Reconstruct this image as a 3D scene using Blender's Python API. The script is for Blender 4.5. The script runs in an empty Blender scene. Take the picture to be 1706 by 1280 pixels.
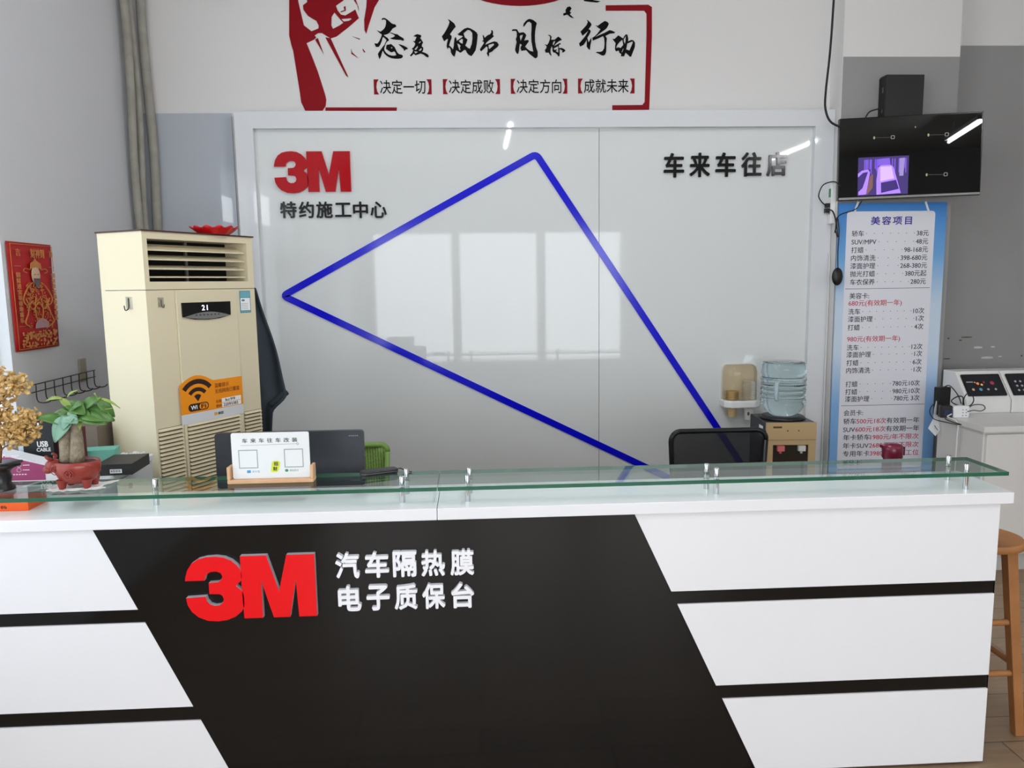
import bpy, math, random
from mathutils import Vector, Matrix
from mathutils.geometry import tessellate_polygon
random.seed(7)
R = math.radians
SC = bpy.context.scene
COL = SC.collection

# ---------------------------------------------------------------- camera
FPX = 1283.0
YAW, PITCH, ROLL = R(2.812), R(7.422), R(-0.812)
CAM = Vector((0, 0, 1.6))
_f = Vector((math.sin(YAW) * math.cos(PITCH), math.cos(YAW) * math.cos(PITCH), -math.sin(PITCH)))
_r = Vector((math.cos(YAW), -math.sin(YAW), 0))
_u = _r.cross(_f)
RIGHT = _r * math.cos(ROLL) + _u * math.sin(ROLL)
UP = -_r * math.sin(ROLL) + _u * math.cos(ROLL)
FWD = _f
cd = bpy.data.cameras.new('camera')
cd.sensor_width = 36.0
cd.lens = FPX / 1706 * 36.0
cd.clip_start = 0.05
cam = bpy.data.objects.new('camera', cd)
M = Matrix((RIGHT, UP, -FWD)).transposed().to_4x4()
M.translation = CAM
cam.matrix_world = M
COL.objects.link(cam)
SC.camera = cam

# ---------------------------------------------------------------- world, lights, exposure
w = bpy.data.worlds.new('world')
SC.world = w
w.use_nodes = True
bg = w.node_tree.nodes['Background']
bg.inputs[0].default_value = (0.80, 0.90, 1.0, 1)
bg.inputs[1].default_value = 2.0
SC.view_settings.view_transform = 'Standard'
SC.view_settings.look = 'None'
SC.view_settings.gamma = 1.0
SC.view_settings.use_curve_mapping = False
SC.view_settings.exposure = 0.0


def area(name, loc, rot, sx, sy, power, col):
    l = bpy.data.lights.new(name, 'AREA')
    l.shape = 'RECTANGLE'
    l.size, l.size_y, l.energy, l.color = sx, sy, power, col
    o = bpy.data.objects.new(name, l)
    o.location, o.rotation_euler = loc, rot
    COL.objects.link(o)
    return o


# daylight through the three glazed bays of the shop front behind the camera and the window on the left
for i, xc in enumerate((-0.93, 0.42, 1.77)):
    area('shopfront_daylight', (xc, -3.16, 1.40), (R(90), 0, 0), 1.22, 2.0, 34.5, (0.95, 0.975, 1.0))
area('window_daylight', (-2.20, 1.50, 1.62), (0, R(-90), 0), 1.90, 1.7, 5, (0.93, 0.97, 1.0))
# the two clear upper lights of that window, brighter than the filmed glass below
area('window_skylight', (-2.16, 2.36, 2.29), (0, R(-90), 0), .22, .48, 2.6, (0.95, 0.98, 1.0))
area('window_skylight', (-2.16, 1.00, 2.40), (0, R(-90), 0), .30, .50, 2.6, (0.95, 0.98, 1.0))


# ---------------------------------------------------------------- helpers
def at(px, py, X=None, Y=None, Z=None):
    """the point of a real plane X=, Y= or Z= seen at a pixel of the 1706x1280 photograph"""
    d = FWD * FPX + RIGHT * (px - 853) - UP * (py - 640)
    t = (X - CAM.x) / d.x if X is not None else (Y - CAM.y) / d.y if Y is not None else (Z - CAM.z) / d.z
    return CAM + d * t


def lin(c):
    return tuple((v / 255 / 12.92) if v / 255 <= .04045 else ((v / 255 + .055) / 1.055) ** 2.4 for v in c) + (1,)


MATS = {}


def mat(name, rgb, rough=0.5, metal=0.0, spec=0.5, coat=0.0, trans=0.0, ior=1.45, alpha=1.0, emit=0.0, noise=None, bump=0.0, bscale=40):
    if name in MATS:
        return MATS[name]
    m = bpy.data.materials.new(name)
    m.use_nodes = True
    nt = m.node_tree
    b = nt.nodes['Principled BSDF']
    b.inputs['Base Color'].default_value = lin(rgb)
    b.inputs['Roughness'].default_value = rough
    b.inputs['Metallic'].default_value = metal
    b.inputs['Specular IOR Level'].default_value = spec
    b.inputs['Coat Weight'].default_value = coat
    b.inputs['Coat Roughness'].default_value = 0.04
    b.inputs['Transmission Weight'].default_value = trans
    b.inputs['IOR'].default_value = ior
    b.inputs['Alpha'].default_value = alpha
    if emit:
        b.inputs['Emission Color'].default_value = lin(rgb)
        b.inputs['Emission Strength'].default_value = emit
    if noise or bump:
        tc = nt.nodes.new('ShaderNodeTexCoord')
        nz = nt.nodes.new('ShaderNodeTexNoise')
        nz.inputs['Scale'].default_value = noise[1] if noise else bscale
        nz.inputs['Detail'].default_value = 4
        nt.links.new(tc.outputs['Object'], nz.inputs['Vector'])
        if noise:
            mx = nt.nodes.new('ShaderNodeMix')
            mx.data_type = 'RGBA'
            mx.inputs['A'].default_value = lin(rgb)
            mx.inputs['B'].default_value = lin(noise[0])
            nt.links.new(nz.outputs['Fac'], mx.inputs['Factor'])
            nt.links.new(mx.outputs['Result'], b.inputs['Base Color'])
        if bump:
            nz2 = nt.nodes.new('ShaderNodeTexNoise')
            nz2.inputs['Scale'].default_value = bscale
            nt.links.new(tc.outputs['Object'], nz2.inputs['Vector'])
            bp = nt.nodes.new('ShaderNodeBump')
            bp.inputs['Strength'].default_value = bump
            bp.inputs['Distance'].default_value = 0.01
            nt.links.new(nz2.outputs['Fac'], bp.inputs['Height'])
            nt.links.new(bp.outputs['Normal'], b.inputs['Normal'])
    MATS[name] = m
    return m


def clear_mat(name, tint, ior=1.5, rough=0.0):
    """clear sheet glass or film: tinted see-through plus a Fresnel mirror"""
    if name in MATS:
        return MATS[name]
    m = bpy.data.materials.new(name)
    m.use_nodes = True
    nt = m.node_tree
    nt.nodes.remove(nt.nodes['Principled BSDF'])
    out = nt.nodes['Material Output']
    tr = nt.nodes.new('ShaderNodeBsdfTransparent')
    tr.inputs[0].default_value = tint + (1,)
    gl = nt.nodes.new('ShaderNodeBsdfGlossy')
    gl.inputs['Roughness'].default_value = rough
    fr = nt.nodes.new('ShaderNodeFresnel')
    # the same reflectance entering and leaving the sheet (a thin pane does not bend the view)
    ge = nt.nodes.new('ShaderNodeNewGeometry')
    mi = nt.nodes.new('ShaderNodeMix')
    mi.inputs['A'].default_value = ior
    mi.inputs['B'].default_value = 1 / ior
    nt.links.new(ge.outputs['Backfacing'], mi.inputs['Factor'])
    nt.links.new(mi.outputs['Result'], fr.inputs['IOR'])
    mx = nt.nodes.new('ShaderNodeMixShader')
    nt.links.new(fr.outputs[0], mx.inputs[0])
    nt.links.new(tr.outputs[0], mx.inputs[1])
    nt.links.new(gl.outputs[0], mx.inputs[2])
    nt.links.new(mx.outputs[0], out.inputs['Surface'])
    MATS[name] = m
    return m


class MB:
    """collects shapes; build() links them as ONE mesh object"""

    def __init__(s):
        s.v, s.f, s.m, s.s = [], [], [], []

    def add(s, vs, fs, m=0, smooth=False, M=None):
        o = len(s.v)
        s.v += [tuple(M @ Vector(v)) if M else tuple(v) for v in vs]
        for f in fs:
            s.f.append(tuple(i + o for i in f))
            s.m.append(m)
            s.s.append(smooth)
        return s

    def box(s, x0, x1, y0, y1, z0, z1, m=0, M=None):
        v = [(x, y, z) for z in (z0, z1) for y in (y0, y1) for x in (x0, x1)]
        return s.add(v, [(0, 2, 3, 1), (4, 5, 7, 6), (0, 1, 5, 4), (2, 6, 7, 3), (0, 4, 6, 2), (1, 3, 7, 5)], m, False, M)

    def prism(s, poly, y0, y1, m=0, M=None, mside=None):
        """polygon in the x,z plane, extruded along y"""
        n = len(poly)
        a = sum(poly[i][0] * poly[(i + 1) % n][1] - poly[(i + 1) % n][0] * poly[i][1] for i in range(n))
        if a < 0:
            poly = poly[::-1]
        v = [(p[0], y0, p[1]) for p in poly] + [(p[0], y1, p[1]) for p in poly]
        s.add(v, [tuple(range(n)), tuple(range(2 * n - 1, n - 1, -1))], m, False, M)
        return s.add(v, [(i, i + n, (i + 1) % n + n, (i + 1) % n) for i in range(n)], m if mside is None else mside, False, M)

    def holed(s, loops, y0, y1, m=0):
        """outline plus holes in the x,z plane, extruded along y"""
        flat = [p for L in loops for p in L]
        n = len(flat)
        tri = tessellate_polygon([[Vector((p[0], p[1], 0)) for p in L] for L in loops])
        vs = [(p[0], y0, p[1]) for p in flat] + [(p[0], y1, p[1]) for p in flat]
        fs = []
        for a, b, c in tri:
            A, B, C = flat[a], flat[b], flat[c]
            if (B[0] - A[0]) * (C[1] - A[1]) - (B[1] - A[1]) * (C[0] - A[0]) < 0:
                b, c = c, b
            fs += [(a, b, c), (a + n, c + n, b + n)]
        o = 0
        for L in loops:
            k = len(L)
            fs += [(o + i, o + i + n, o + (i + 1) % k + n, o + (i + 1) % k) for i in range(k)]
            o += k
        return s.add(vs, fs, m)

    def flatz(s, poly, z0, z1, m=0, M=None):
        """polygon in the x,y plane, extruded along z"""
        n = len(poly)
        a = sum(poly[i][0] * poly[(i + 1) % n][1] - poly[(i + 1) % n][0] * poly[i][1] for i in range(n))
        if a < 0:
            poly = poly[::-1]
        v = [(p[0], p[1], z0) for p in poly] + [(p[0], p[1], z1) for p in poly]
        return s.add(v, [tuple(range(n - 1, -1, -1)), tuple(range(n, 2 * n))] + [(i, (i + 1) % n, (i + 1) % n + n, i + n) for i in range(n)], m, False, M)

    def lathe(s, prof, seg=32, m=0, M=None, smooth=True, wob=None):
        vs, fs = [], []
        for k, (r, z) in enumerate(prof):
            for j in range(seg):
                a = 2 * math.pi * j / seg
                rr = r * (wob(a, k) if wob else 1)
                vs.append((rr * math.cos(a), rr * math.sin(a), z))
        for k in range(len(prof) - 1):
            for j in range(seg):
                a, b = k * seg + j, k * seg + (j + 1) % seg
                fs.append((a, b, b + seg, a + seg))
        s.add(vs, fs, m, smooth, M)
        o = [vs[j] for j in range(seg)]
        t = [vs[(len(prof) - 1) * seg + j] for j in range(seg)]
        if prof[0][0] > 1e-5:
            s.add(o, [tuple(range(seg - 1, -1, -1))], m, False, M)
        if prof[-1][0] > 1e-5:
            s.add(t, [tuple(range(seg))], m, False, M)
        return s

    def cyl(s, p, q, r, r2=None, seg=16, m=0, smooth=True):
        p, q = Vector(p), Vector(q)
        d = q - p
        Mx = Matrix.Translation(p) @ d.to_track_quat('Z', 'Y').to_matrix().to_4x4()
        return s.lathe([(r, 0), (r if r2 is None else r2, d.length)], seg, m, Mx, smooth)

    def ball(s, c, rx, ry=None, rz=None, seg=16, m=0, M=None):
        ry, rz = ry or rx, rz or rx
        n = seg // 2
        prof = [(max(math.sin(math.pi * k / n), 1e-6), -math.cos(math.pi * k / n)) for k in range(n + 1)]
        Mx = Matrix.Translation(Vector(c)) @ Matrix.Diagonal((rx, ry, rz, 1))
        return s.lathe(prof, seg, m, (M @ Mx) if M else Mx)

    def tube(s, pts, r, seg=8, m=0, rs=None):
        pts = [Vector(p) for p in pts]
        n = len(pts)
        vs, fs = [], []
        nrm = None
        for i, p in enumerate(pts):
            t = (pts[min(i + 1, n - 1)] - pts[max(i - 1, 0)])
            if t.length < 1e-9:
                t = Vector((0, 0, 1))
            t.normalize()
            if nrm is None:
                nrm = t.orthogonal().normalized()
            else:
                nrm = (nrm - t * nrm.dot(t))
                nrm = nrm.normalized() if nrm.length > 1e-6 else t.orthogonal().normalized()
            b = t.cross(nrm)
            rr = rs[i] if rs else r
            for j in range(seg):
                a = 2 * math.pi * j / seg
                vs.append(p + (nrm * math.cos(a) + b * math.sin(a)) * rr)
        for i in range(n - 1):
            for j in range(seg):
                a, c = i * seg + j, i * seg + (j + 1) % seg
                fs.append((a, c, c + seg, a + seg))
        fs.append(tuple(range(seg - 1, -1, -1)))
        fs.append(tuple((n - 1) * seg + j for j in range(seg)))
        return s.add(vs, fs, m, True)

    def band(s, pts, w, y0, y1, m=0):
        """flat strip of width w along a polyline in the x,z plane, mitred, extruded along y"""
        P = [Vector(p) for p in pts]
        L, Q = [], []
        for i, p in enumerate(P):
            a = (p - P[i - 1]).normalized() if i else (P[1] - p).normalized()
            b = (P[i + 1] - p).normalized() if i < len(P) - 1 else a
            t = (a + b).normalized()
            n = Vector((-t.y, t.x))
            k = w / 2 / max(n.dot(Vector((-a.y, a.x))), .35)
            L.append(p + n * k)
            Q.append(p - n * k)
        for i in range(len(P) - 1):
            s.prism([tuple(L[i]), tuple(L[i + 1]), tuple(Q[i + 1]), tuple(Q[i])], y0, y1, m)
        return s

    def text(s, txt, x, z, em, y=0.0, depth=0.001, bold=0.0, align='l', w=None, h=None, m=0, shear=0.0, M=None, space=1.0):
        """lettering in the x,z plane facing -y; centred on z; w/h fit the bounding box"""
        vs, fs, bb = glyphs(txt, bold, space)
        x0, x1, y0, y1 = bb
        sx = (w / (x1 - x0)) if w else em
        sz = (h / (y1 - y0)) if h else em
        zc = (y0 + y1) / 2 if h else 0.37
        xo = {'l': x0, 'c': (x0 + x1) / 2, 'r': x1}[align]
        out = [((vx - xo + shear * (vy - zc)) * sx + x, y - depth * vz - 3e-5 * k, (vy - zc) * sz + z) for vx, vy, vz, k in vs]
        return s.add(out, fs, m, False, M)

    def build(s, name, mats, parent=None, loc=None, bevel=0.0, bseg=2, sub=0, solid=0.0):
        me = bpy.data.meshes.new(name)
        me.from_pydata(s.v, [], s.f)
        for mm in (mats if isinstance(mats, (list, tuple)) else [mats]):
            me.materials.append(mm)
        me.polygons.foreach_set('material_index', s.m)
        me.polygons.foreach_set('use_smooth', s.s)
        me.update()
        o = bpy.data.objects.new(name, me)
        COL.objects.link(o)
        if parent:
            o.parent = parent
        if loc:
            o.location = loc
        if solid:
            md = o.modifiers.new('solid', 'SOLIDIFY')
            md.thickness = solid
        if bevel:
            md = o.modifiers.new('bevel', 'BEVEL')
            md.width = bevel
            md.segments = bseg
            md.limit_method = 'ANGLE'
            md.angle_limit = R(40)
            md.harden_normals = False
        if sub:
            md = o.modifiers.new('sub', 'SUBSURF')
            md.levels = md.render_levels = sub
        return o


_G = {}


def glyphs(txt, bold, space):
    key = (txt, bold, space)
    if key in _G:
        return _G[key]
    cu = bpy.data.curves.new('t', 'FONT')
    cu.body = txt
    cu.size = 1
    cu.resolution_u = 3
    cu.space_character = space
    cu.extrude = 0.5
    o = bpy.data.objects.new('t', cu)
    COL.objects.link(o)
    dg = bpy.context.evaluated_depsgraph_get()
    me = bpy.data.meshes.new_from_object(o.evaluated_get(dg))
    vs = [(v.co.x, v.co.y, v.co.z + .5, 0) for v in me.vertices]
    fs = [tuple(p.vertices) for p in me.polygons]
    bpy.data.objects.remove(o)
    bpy.data.curves.remove(cu)
    bpy.data.meshes.remove(me)
    if bold:
        n0, v0, f0 = len(vs), vs, fs
        vs, fs = [], []
        for k in range(8):
            dx, dy = bold * math.cos(R(45 * k + 8)), bold * math.sin(R(45 * k + 8))
            fs = fs + [tuple(i + n0 * k for i in f) for f in f0]
            vs = vs + [(a + dx, b + dy, c, k if c > .5 else 0) for a, b, c, _ in v0]
    bb = (min(v[0] for v in vs), max(v[0] for v in vs), min(v[1] for v in vs), max(v[1] for v in vs))
    _G[key] = (vs, fs, bb)
    return _G[key]


def tag(o, label, cat, group=None):
    o['label'] = label
    o['category'] = cat
    if group:
        o['group'] = group
    return o


def thing(name, label, cat, loc=(0, 0, 0), rz=0.0, group=None):
    o = bpy.data.objects.new(name, None)
    o.empty_display_size = 0.1
    COL.objects.link(o)
    o.location = loc
    o.rotation_euler = (0, 0, rz)
    return tag(o, label, cat, group)


def struct(o):
    o['kind'] = 'structure'
    return o


def smooth_pts(pts, n=8):
    """Catmull-Rom through the points"""
    P = [Vector(p) for p in pts]
    P = [P[0] * 2 - P[1]] + P + [P[-1] * 2 - P[-2]]
    out = []
    for i in range(1, len(P) - 2):
        for k in range(n):
            t = k / n
            a, b, c, d = P[i - 1], P[i], P[i + 1], P[i + 2]
            out.append(0.5 * ((2 * b) + (c - a) * t + (2 * a - 5 * b + 4 * c - d) * t * t + (3 * b - a - 3 * c + d) * t ** 3))
    out.append(P[-2])
    return out


def rrect(x0, x1, z0, z1, r, n=5):
    out = []
    for cx, cz, a0 in ((x1 - r, z1 - r, 0), (x0 + r, z1 - r, 90), (x0 + r, z0 + r, 180), (x1 - r, z0 + r, 270)):
        for k in range(n + 1):
            a = R(a0 + 90 * k / n)
            out.append((cx + r * math.cos(a), cz + r * math.sin(a)))
    return out


# ---------------------------------------------------------------- materials
WHITE_WALL = mat('white_wall_paint', (219, 217, 215), 0.75, bump=0.06, bscale=60)
SIDE_WALL = mat('grey_white_wall_paint', (203, 204, 206), 0.8, bump=0.06, bscale=60)
GREY_WALL = mat('grey_wall_paint', (150, 150, 151), 0.7, noise=((143, 141, 139), 3))
CEIL = mat('ceiling_paint', (225, 225, 222), 0.9)
GLOSS_WHITE = mat('glossy_white_board', (219, 222, 221), 0.03, spec=0.5)
LAMINATE = mat('blue_grey_laminate', (178, 183, 190), 0.03)
COUNTER_WHITE = mat('white_counter_laminate', (240, 240, 243), 0.12)
COUNTER_BLACK = mat('black_gloss_laminate', (16, 16, 16), 0.10)
FACE_RED = mat('red_acrylic', (236, 14, 24), 0.25)
LETTER_WHITE = mat('white_acrylic', (246, 246, 250), 0.35)
LETTER_EDGE = mat('grey_letter_edge', (190, 190, 196), 0.35)
PANEL_RED = mat('dark_red_acrylic', (176, 14, 26), 0.06, spec=0.4)
PANEL_BLACK = mat('black_acrylic', (14, 14, 14), 0.12)
BAND_BLUE = mat('blue_acrylic_band', (14, 14, 206), 0.12)
DECAL_RED = mat('crimson_vinyl', (134, 12, 24), 0.5, spec=0.15)
DECAL_BLACK = mat('black_vinyl', (8, 8, 8), 0.5, spec=0.12)
CHROME = mat('chrome', (205, 208, 210), 0.12, metal=1.0)
STEEL = mat('dull_steel', (120, 118, 114), 0.35, metal=0.8)
BLACK_PLASTIC = mat('black_plastic', (18, 18, 19), 0.4)
DARK_PLASTIC = mat('dark_grey_plastic', (46, 47, 50), 0.4)
WHITE_PLASTIC = mat('white_plastic', (236, 237, 236), 0.35)
CABLE_BLACK = mat('black_cable', (12, 12, 12), 0.5)
CABLE_WHITE = mat('white_cable', (225, 225, 222), 0.5)
CREAM = mat('cream_enamel', (220, 209, 178), 0.35)
CREAM_SIDE = mat('pale_cream_enamel', (232, 230, 215), 0.35)
DARK_VOID = mat('dark_interior', (10, 9, 9), 0.8)
PAPER = mat('white_paper', (240, 240, 240), 0.6)
INK = mat('black_ink', (25, 25, 27), 0.6)
INK_RED = mat('red_ink', (190, 42, 66), 0.6)
INK_BLUE = mat('indigo_ink', (58, 52, 150), 0.6)
SHELF_GLASS = clear_mat('clear_green_glass', (0.885, 0.955, 0.925))
GLASS_EDGE = mat('green_glass_edge', (44, 104, 80), 0.12, trans=0.25)
ACRYLIC = clear_mat('clear_acrylic', (0.985, 0.99, 0.99), 1.45)
WOOD_PALE = mat('pale_beech', (222, 178, 138), 0.45, noise=((204, 156, 116), 30))

# ---------------------------------------------------------------- setting
YW, XL, XR, YF, ZC = 4.70, -1.90, 5.0, -3.0, 3.40


def floor_mat():
    m = bpy.data.materials.new('wood_look_floor')
    m.use_nodes = True
    nt = m.node_tree
    b = nt.nodes['Principled BSDF']
    b.inputs['Roughness'].default_value = 0.35
    tc = nt.nodes.new('ShaderNodeTexCoord')
    br = nt.nodes.new('ShaderNodeTexBrick')
    br.inputs['Color1'].default_value = lin((172, 146, 116))
    br.inputs['Color2'].default_value = lin((156, 130, 102))
    br.inputs['Mortar'].default_value = lin((112, 92, 72))
    br.inputs['Scale'].default_value = 1.0
    br.inputs['Brick Width'].default_value = 0.9
    br.inputs['Row Height'].default_value = 0.15
    br.inputs['Mortar Size'].default_value = 0.003
    mp = nt.nodes.new('ShaderNodeMapping')
    mp.inputs['Scale'].default_value = (1.5, 14, 1)
    nz = nt.nodes.new('ShaderNodeTexNoise')
    nz.inputs['Scale'].default_value = 3
    nz.inputs['Detail'].default_value = 6
    mx = nt.nodes.new('ShaderNodeMix')
    mx.data_type = 'RGBA'
    mx.blend_type = 'MULTIPLY'
    mx.inputs['Factor'].default_value = 0.45
    nt.links.new(tc.outputs['Object'], br.inputs['Vector'])
    nt.links.new(tc.outputs['Object'], mp.inputs['Vector'])
    nt.links.new(mp.outputs['Vector'], nz.inputs['Vector'])
    nt.links.new(br.outputs['Color'], mx.inputs['A'])
    nt.links.new(nz.outputs['Fac'], mx.inputs['B'])
    nt.links.new(mx.outputs['Result'], b.inputs['Base Color'])
    return m


struct(MB().box(XL - .3, XR + .2, YF - .2, YW + .2, -0.1, 0).build('floor', floor_mat()))
struct(MB().box(XL - .3, XR + .2, YF - .2, YW + .2, ZC, ZC + .1).build('ceiling', CEIL))
struct(MB().box(XL - .24, 2.80, YW, YW + .2, 0, ZC).build('wall_back', WHITE_WALL))
zpaint = at(1650, 76, Y=YW).z
aw = MB().box(2.80, XR + .2, YW, YW + .2, 0, zpaint, 0).box(2.80, XR + .2, YW, YW + .2, zpaint, ZC, 1)
for px_, py_, w_, h_, mi in ((1629, 579, 17, 4, 2), (1654, 578, 8, 3, 2), (1644, 596, 24, 4, 2), (1666, 594, 8, 2, 2), (1610, 562, 22, 2, 3), (1600, 567, 6, 2, 3), (1580, 564, 3, 3, 3), (1577, 598, 14, 2, 3), (1702, 593, 3, 3, 3)):
    p_ = at(px_, py_, Y=YW)
    aw.prism([(p_.x + w_ / 560 * math.cos(R(45 * k)) * (1 + .3 * math.sin(k * 3)), p_.z + h_ / 560 * math.sin(R(45 * k))) for k in range(8)], YW - .0006, YW, mi)
struct(aw.build('wall_alcove', [GREY_WALL, WHITE_WALL, mat('bare_plaster', (200, 196, 190), .9), mat('dark_scuff', (70, 66, 62), .8)]))
struct(MB().box(XR, XR + .2, YF, YW, 0, ZC).build('wall_right', WHITE_WALL))
# left wall with a window opening that ends just at the edge of the photograph
WY0, WY1, WZ0, WZ1 = 0.6, 3.258, 0.70, 2.60
wl = MB()
wl.box(XL - .24, XL, WY1, YW, 0, ZC).box(XL - .24, XL, YF, WY0, 0, ZC).box(XL - .24, XL, WY0, WY1, 0, WZ0).box(XL - .24, XL, WY0, WY1, WZ1, ZC)
struct(wl.build('wall_left', SIDE_WALL))
wf = MB()
for (a, b) in ((WY0, WY0 + .05), (2.05, 2.10), (WY1 - .012, WY1)):
    wf.box(XL - .10, XL - .05, a, b, WZ0, WZ1)
for (a, b) in ((WZ0, WZ0 + .05), (WZ1 - .05, WZ1)):
    wf.box(XL - .099, XL - .051, WY0, WY1, a, b)
wfo = struct(wf.build('window_1', WHITE_PLASTIC))
# shop front behind the camera: piers, head, mullions
fr = MB()
fr.box(XL - .24, -1.55, YF - .2, YF, 0, ZC).box(2.39, XR + .2, YF - .2, YF, 0, ZC).box(-1.55, 2.39, YF - .2, YF, 2.40, ZC).box(-1.55, 2.39, YF - .2, YF, 0, .38)
fr.box(-.32, -.19, YF - .2, YF, .38, 2.40).box(1.03, 1.16, YF - .2, YF, .38, 2.40)
struct(fr.build('wall_front', SIDE_WALL))

# square column right of the backdrop
CX0, CX1, CY = 2.166, 2.86, 4.55
zcol = at(1500, 94.5, Y=CY).z
co = MB()
co.box(CX0, CX1, CY, YW, 0, zcol, 0).box(CX0, CX1, CY, YW, zcol, ZC, 1)
co.box(CX0 - .002, CX0, CY - .0, YW, 0, ZC, 1)
struct(co.build('column', [GREY_WALL, WHITE_WALL]))
# laminate dado left of the backdrop
zt = at(300, 189, Y=YW - .01).z
struct(MB().box(XL, -1.372, YW - .012, YW, 0, zt).build('wall_panel_left', LAMINATE))

# ceiling tubes (the first two seen as reflections in the backdrop and the screen)
def tube_light(x, y0, y1, label):
    t = thing('ceiling_tube_light', label, 'ceiling light', (x, (y0 + y1) / 2, 3.2), 0, 'ceiling tube lights')
    h = (y1 - y0) / 2
    MB().box(-.045, .045, -h, h, .02, .06).cyl((0, -h * .7, .05), (0, -h * .7, .2), .006).cyl((0, h * .7, .05), (0, h * .7, .2), .006).build('housing', WHITE_PLASTIC, t)
    MB().cyl((0, -h + .02, 0), (0, h - .02, 0), .014).build('tube', mat('tube_glow', (250, 251, 255), emit=128.0), t)


tube_light(4.02, -1.1, .2, 'fluorescent tube hanging over the right side of the shop')
tube_light(.42, -.1, 1.2, 'fluorescent tube hanging over the space before the counter')

tube_light(.55, 2.2, 3.4, 'added fluorescent tube over the counter, brightening the backdrop board and walls')  # unseen extra tube, added to brighten the board, back wall and left wall

# ---------------------------------------------------------------- glossy backdrop board with raised frame
BY = 4.655          # face of the board
FY = 4.615          # face of the frame
X0, X1 = at(388, 300, Y=FY).x + .02, CX0 - .004
X0 = at(389, 190, Y=FY).x
XI0, XI1 = at(421, 214, Y=FY).x, at(1359, 209, Y=FY).x
ZT, ZI = at(900, 184, Y=FY).z, at(900, 212, Y=FY).z
bp = thing('backdrop_board', 'large glossy white framed backdrop board on the wall behind the counter', 'backdrop', (0, FY, 0))
xs = at(998, 400, Y=BY).x
g = .0015
d = BY - FY
MB().box(XI0 - .02, xs - g, d, d + .03, .0, ZI + .02).box(xs + g, XI1 + .02, d, d + .03, 0, ZI + .02).build('board', GLOSS_WHITE, bp)
FRAME = mat('white_frame_laminate', (218, 220, 223), 0.04)
MB().prism([(X0, 0), (XI0, 0), (XI0, ZI), (X0, ZT)], 0, d).prism([(X0, ZT), (XI0, ZI), (XI1, ZI), (X1, ZT)], 0, d).prism([(XI1, 0), (X1, 0), (X1, ZT), (XI1, ZI)], 0, d).box(X0 + .004, X1 - .004, d + .031, YW - FY - .001, 0, ZT - .004).build('frame', FRAME, bp, bevel=.003, bseg=2)


def on_board(x, y):
    p = at(x, y, Y=BY)
    return (p.x, p.z)


def corner(p, q, r, cut, n=5):
    p, q, r = Vector(p), Vector(q), Vector(r)
    a, c = q + (p - q).normalized() * cut, q + (r - q).normalized() * cut
    return [tuple((1 - t) ** 2 * a + 2 * t * (1 - t) * q + t * t * c) for t in [k / n for k in range(n + 1)]]


pts = [on_board(*p) for p in ((1258, 809), (893, 257), (472, 493), (1160, 818))]
pl = [pts[0]] + corner(pts[0], pts[1], pts[2], .03) + corner(pts[1], pts[2], pts[3], .03) + [pts[3]]
MB().band(pl, .040, d - .008, d, 0).build('blue_band', BAND_BLUE, bp)

THREE = [(137, 290), (140, 272), (150, 240), (172, 208), (205, 187), (245, 178), (290, 176), (330, 182), (365, 198), (390, 220), (405, 240), (411, 262), (411, 280), (403, 300), (380, 320), (403, 340), (413, 356), (417, 378), (415, 420), (400, 447), (370, 470), (330, 485), (285, 490), (235, 486), (190, 467), (160, 440), (142, 408), (136, 372), (232, 368), (236, 388), (250, 406), (272, 414), (295, 412), (312, 400), (318, 382), (312, 366), (300, 358), (250, 356), (250, 302), (296, 300), (312, 288), (318, 272), (310, 256), (290, 248), (265, 249), (247, 257), (236, 270), (231, 290)]
EM = [(408, 178), (535, 178), (588, 352), (632, 178), (768, 178), (768, 480), (680, 480), (672, 300), (636, 480), (556, 480), (504, 300), (504, 480), (412, 480), (408, 330)]


def logo(mb, x0, x1, z0, z1, y0, y1, m=0, mside=0):
    for poly in (THREE, EM):
        mb.prism([(x0 + (a - 136) / 632 * (x1 - x0), z1 - (b - 176) / 314 * (z1 - z0)) for a, b in poly], y0, y1, m, mside=mside)
    return mb


a, b = on_board(456, 253), on_board(586, 322)
logo(MB(), a[0], b[0], b[1], a[1], d - .018, d).build('red_logo', PANEL_RED, bp)
mb = MB()
for ch, (x0, x1) in zip('特约施工中心', ((468, 494), (499, 523), (528, 554), (559, 585), (589, 613), (618, 644))):
    c = on_board((x0 + x1) / 2, 350)
    wv = (x1 - x0) / 275
    mb.text(ch, c[0], c[1], 1, d - .001, .012, .022, 'c', w=wv, h=(.095 if ch not in '工' else .082))
for ch, xc in zip('车来车往店', (1122, 1165, 1208, 1251, 1293)):
    c = on_board(xc, 275 - (xc - 1208) * .012)
    mb.text(ch, c[0], c[1], 1, d - .001, .014, .026, 'c', w=.122, h=.142)
mb.build('black_lettering', PANEL_BLACK, bp)

# ---------------------------------------------------------------- slogan decal above the board
DY = YW - .001
dc = thing('slogan_wall_sticker', 'red fist and black brush slogan sticker on the wall above the board', 'wall sticker', (0, DY, 2.6))


def on_wall(x, y):
    p = at(x, y, Y=DY)
    return (p.x, p.z - 2.6)


def cr2(P):
    return [on_wall(470 + x / 6.7375, y / 6.7375) for x, y in P]


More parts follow.
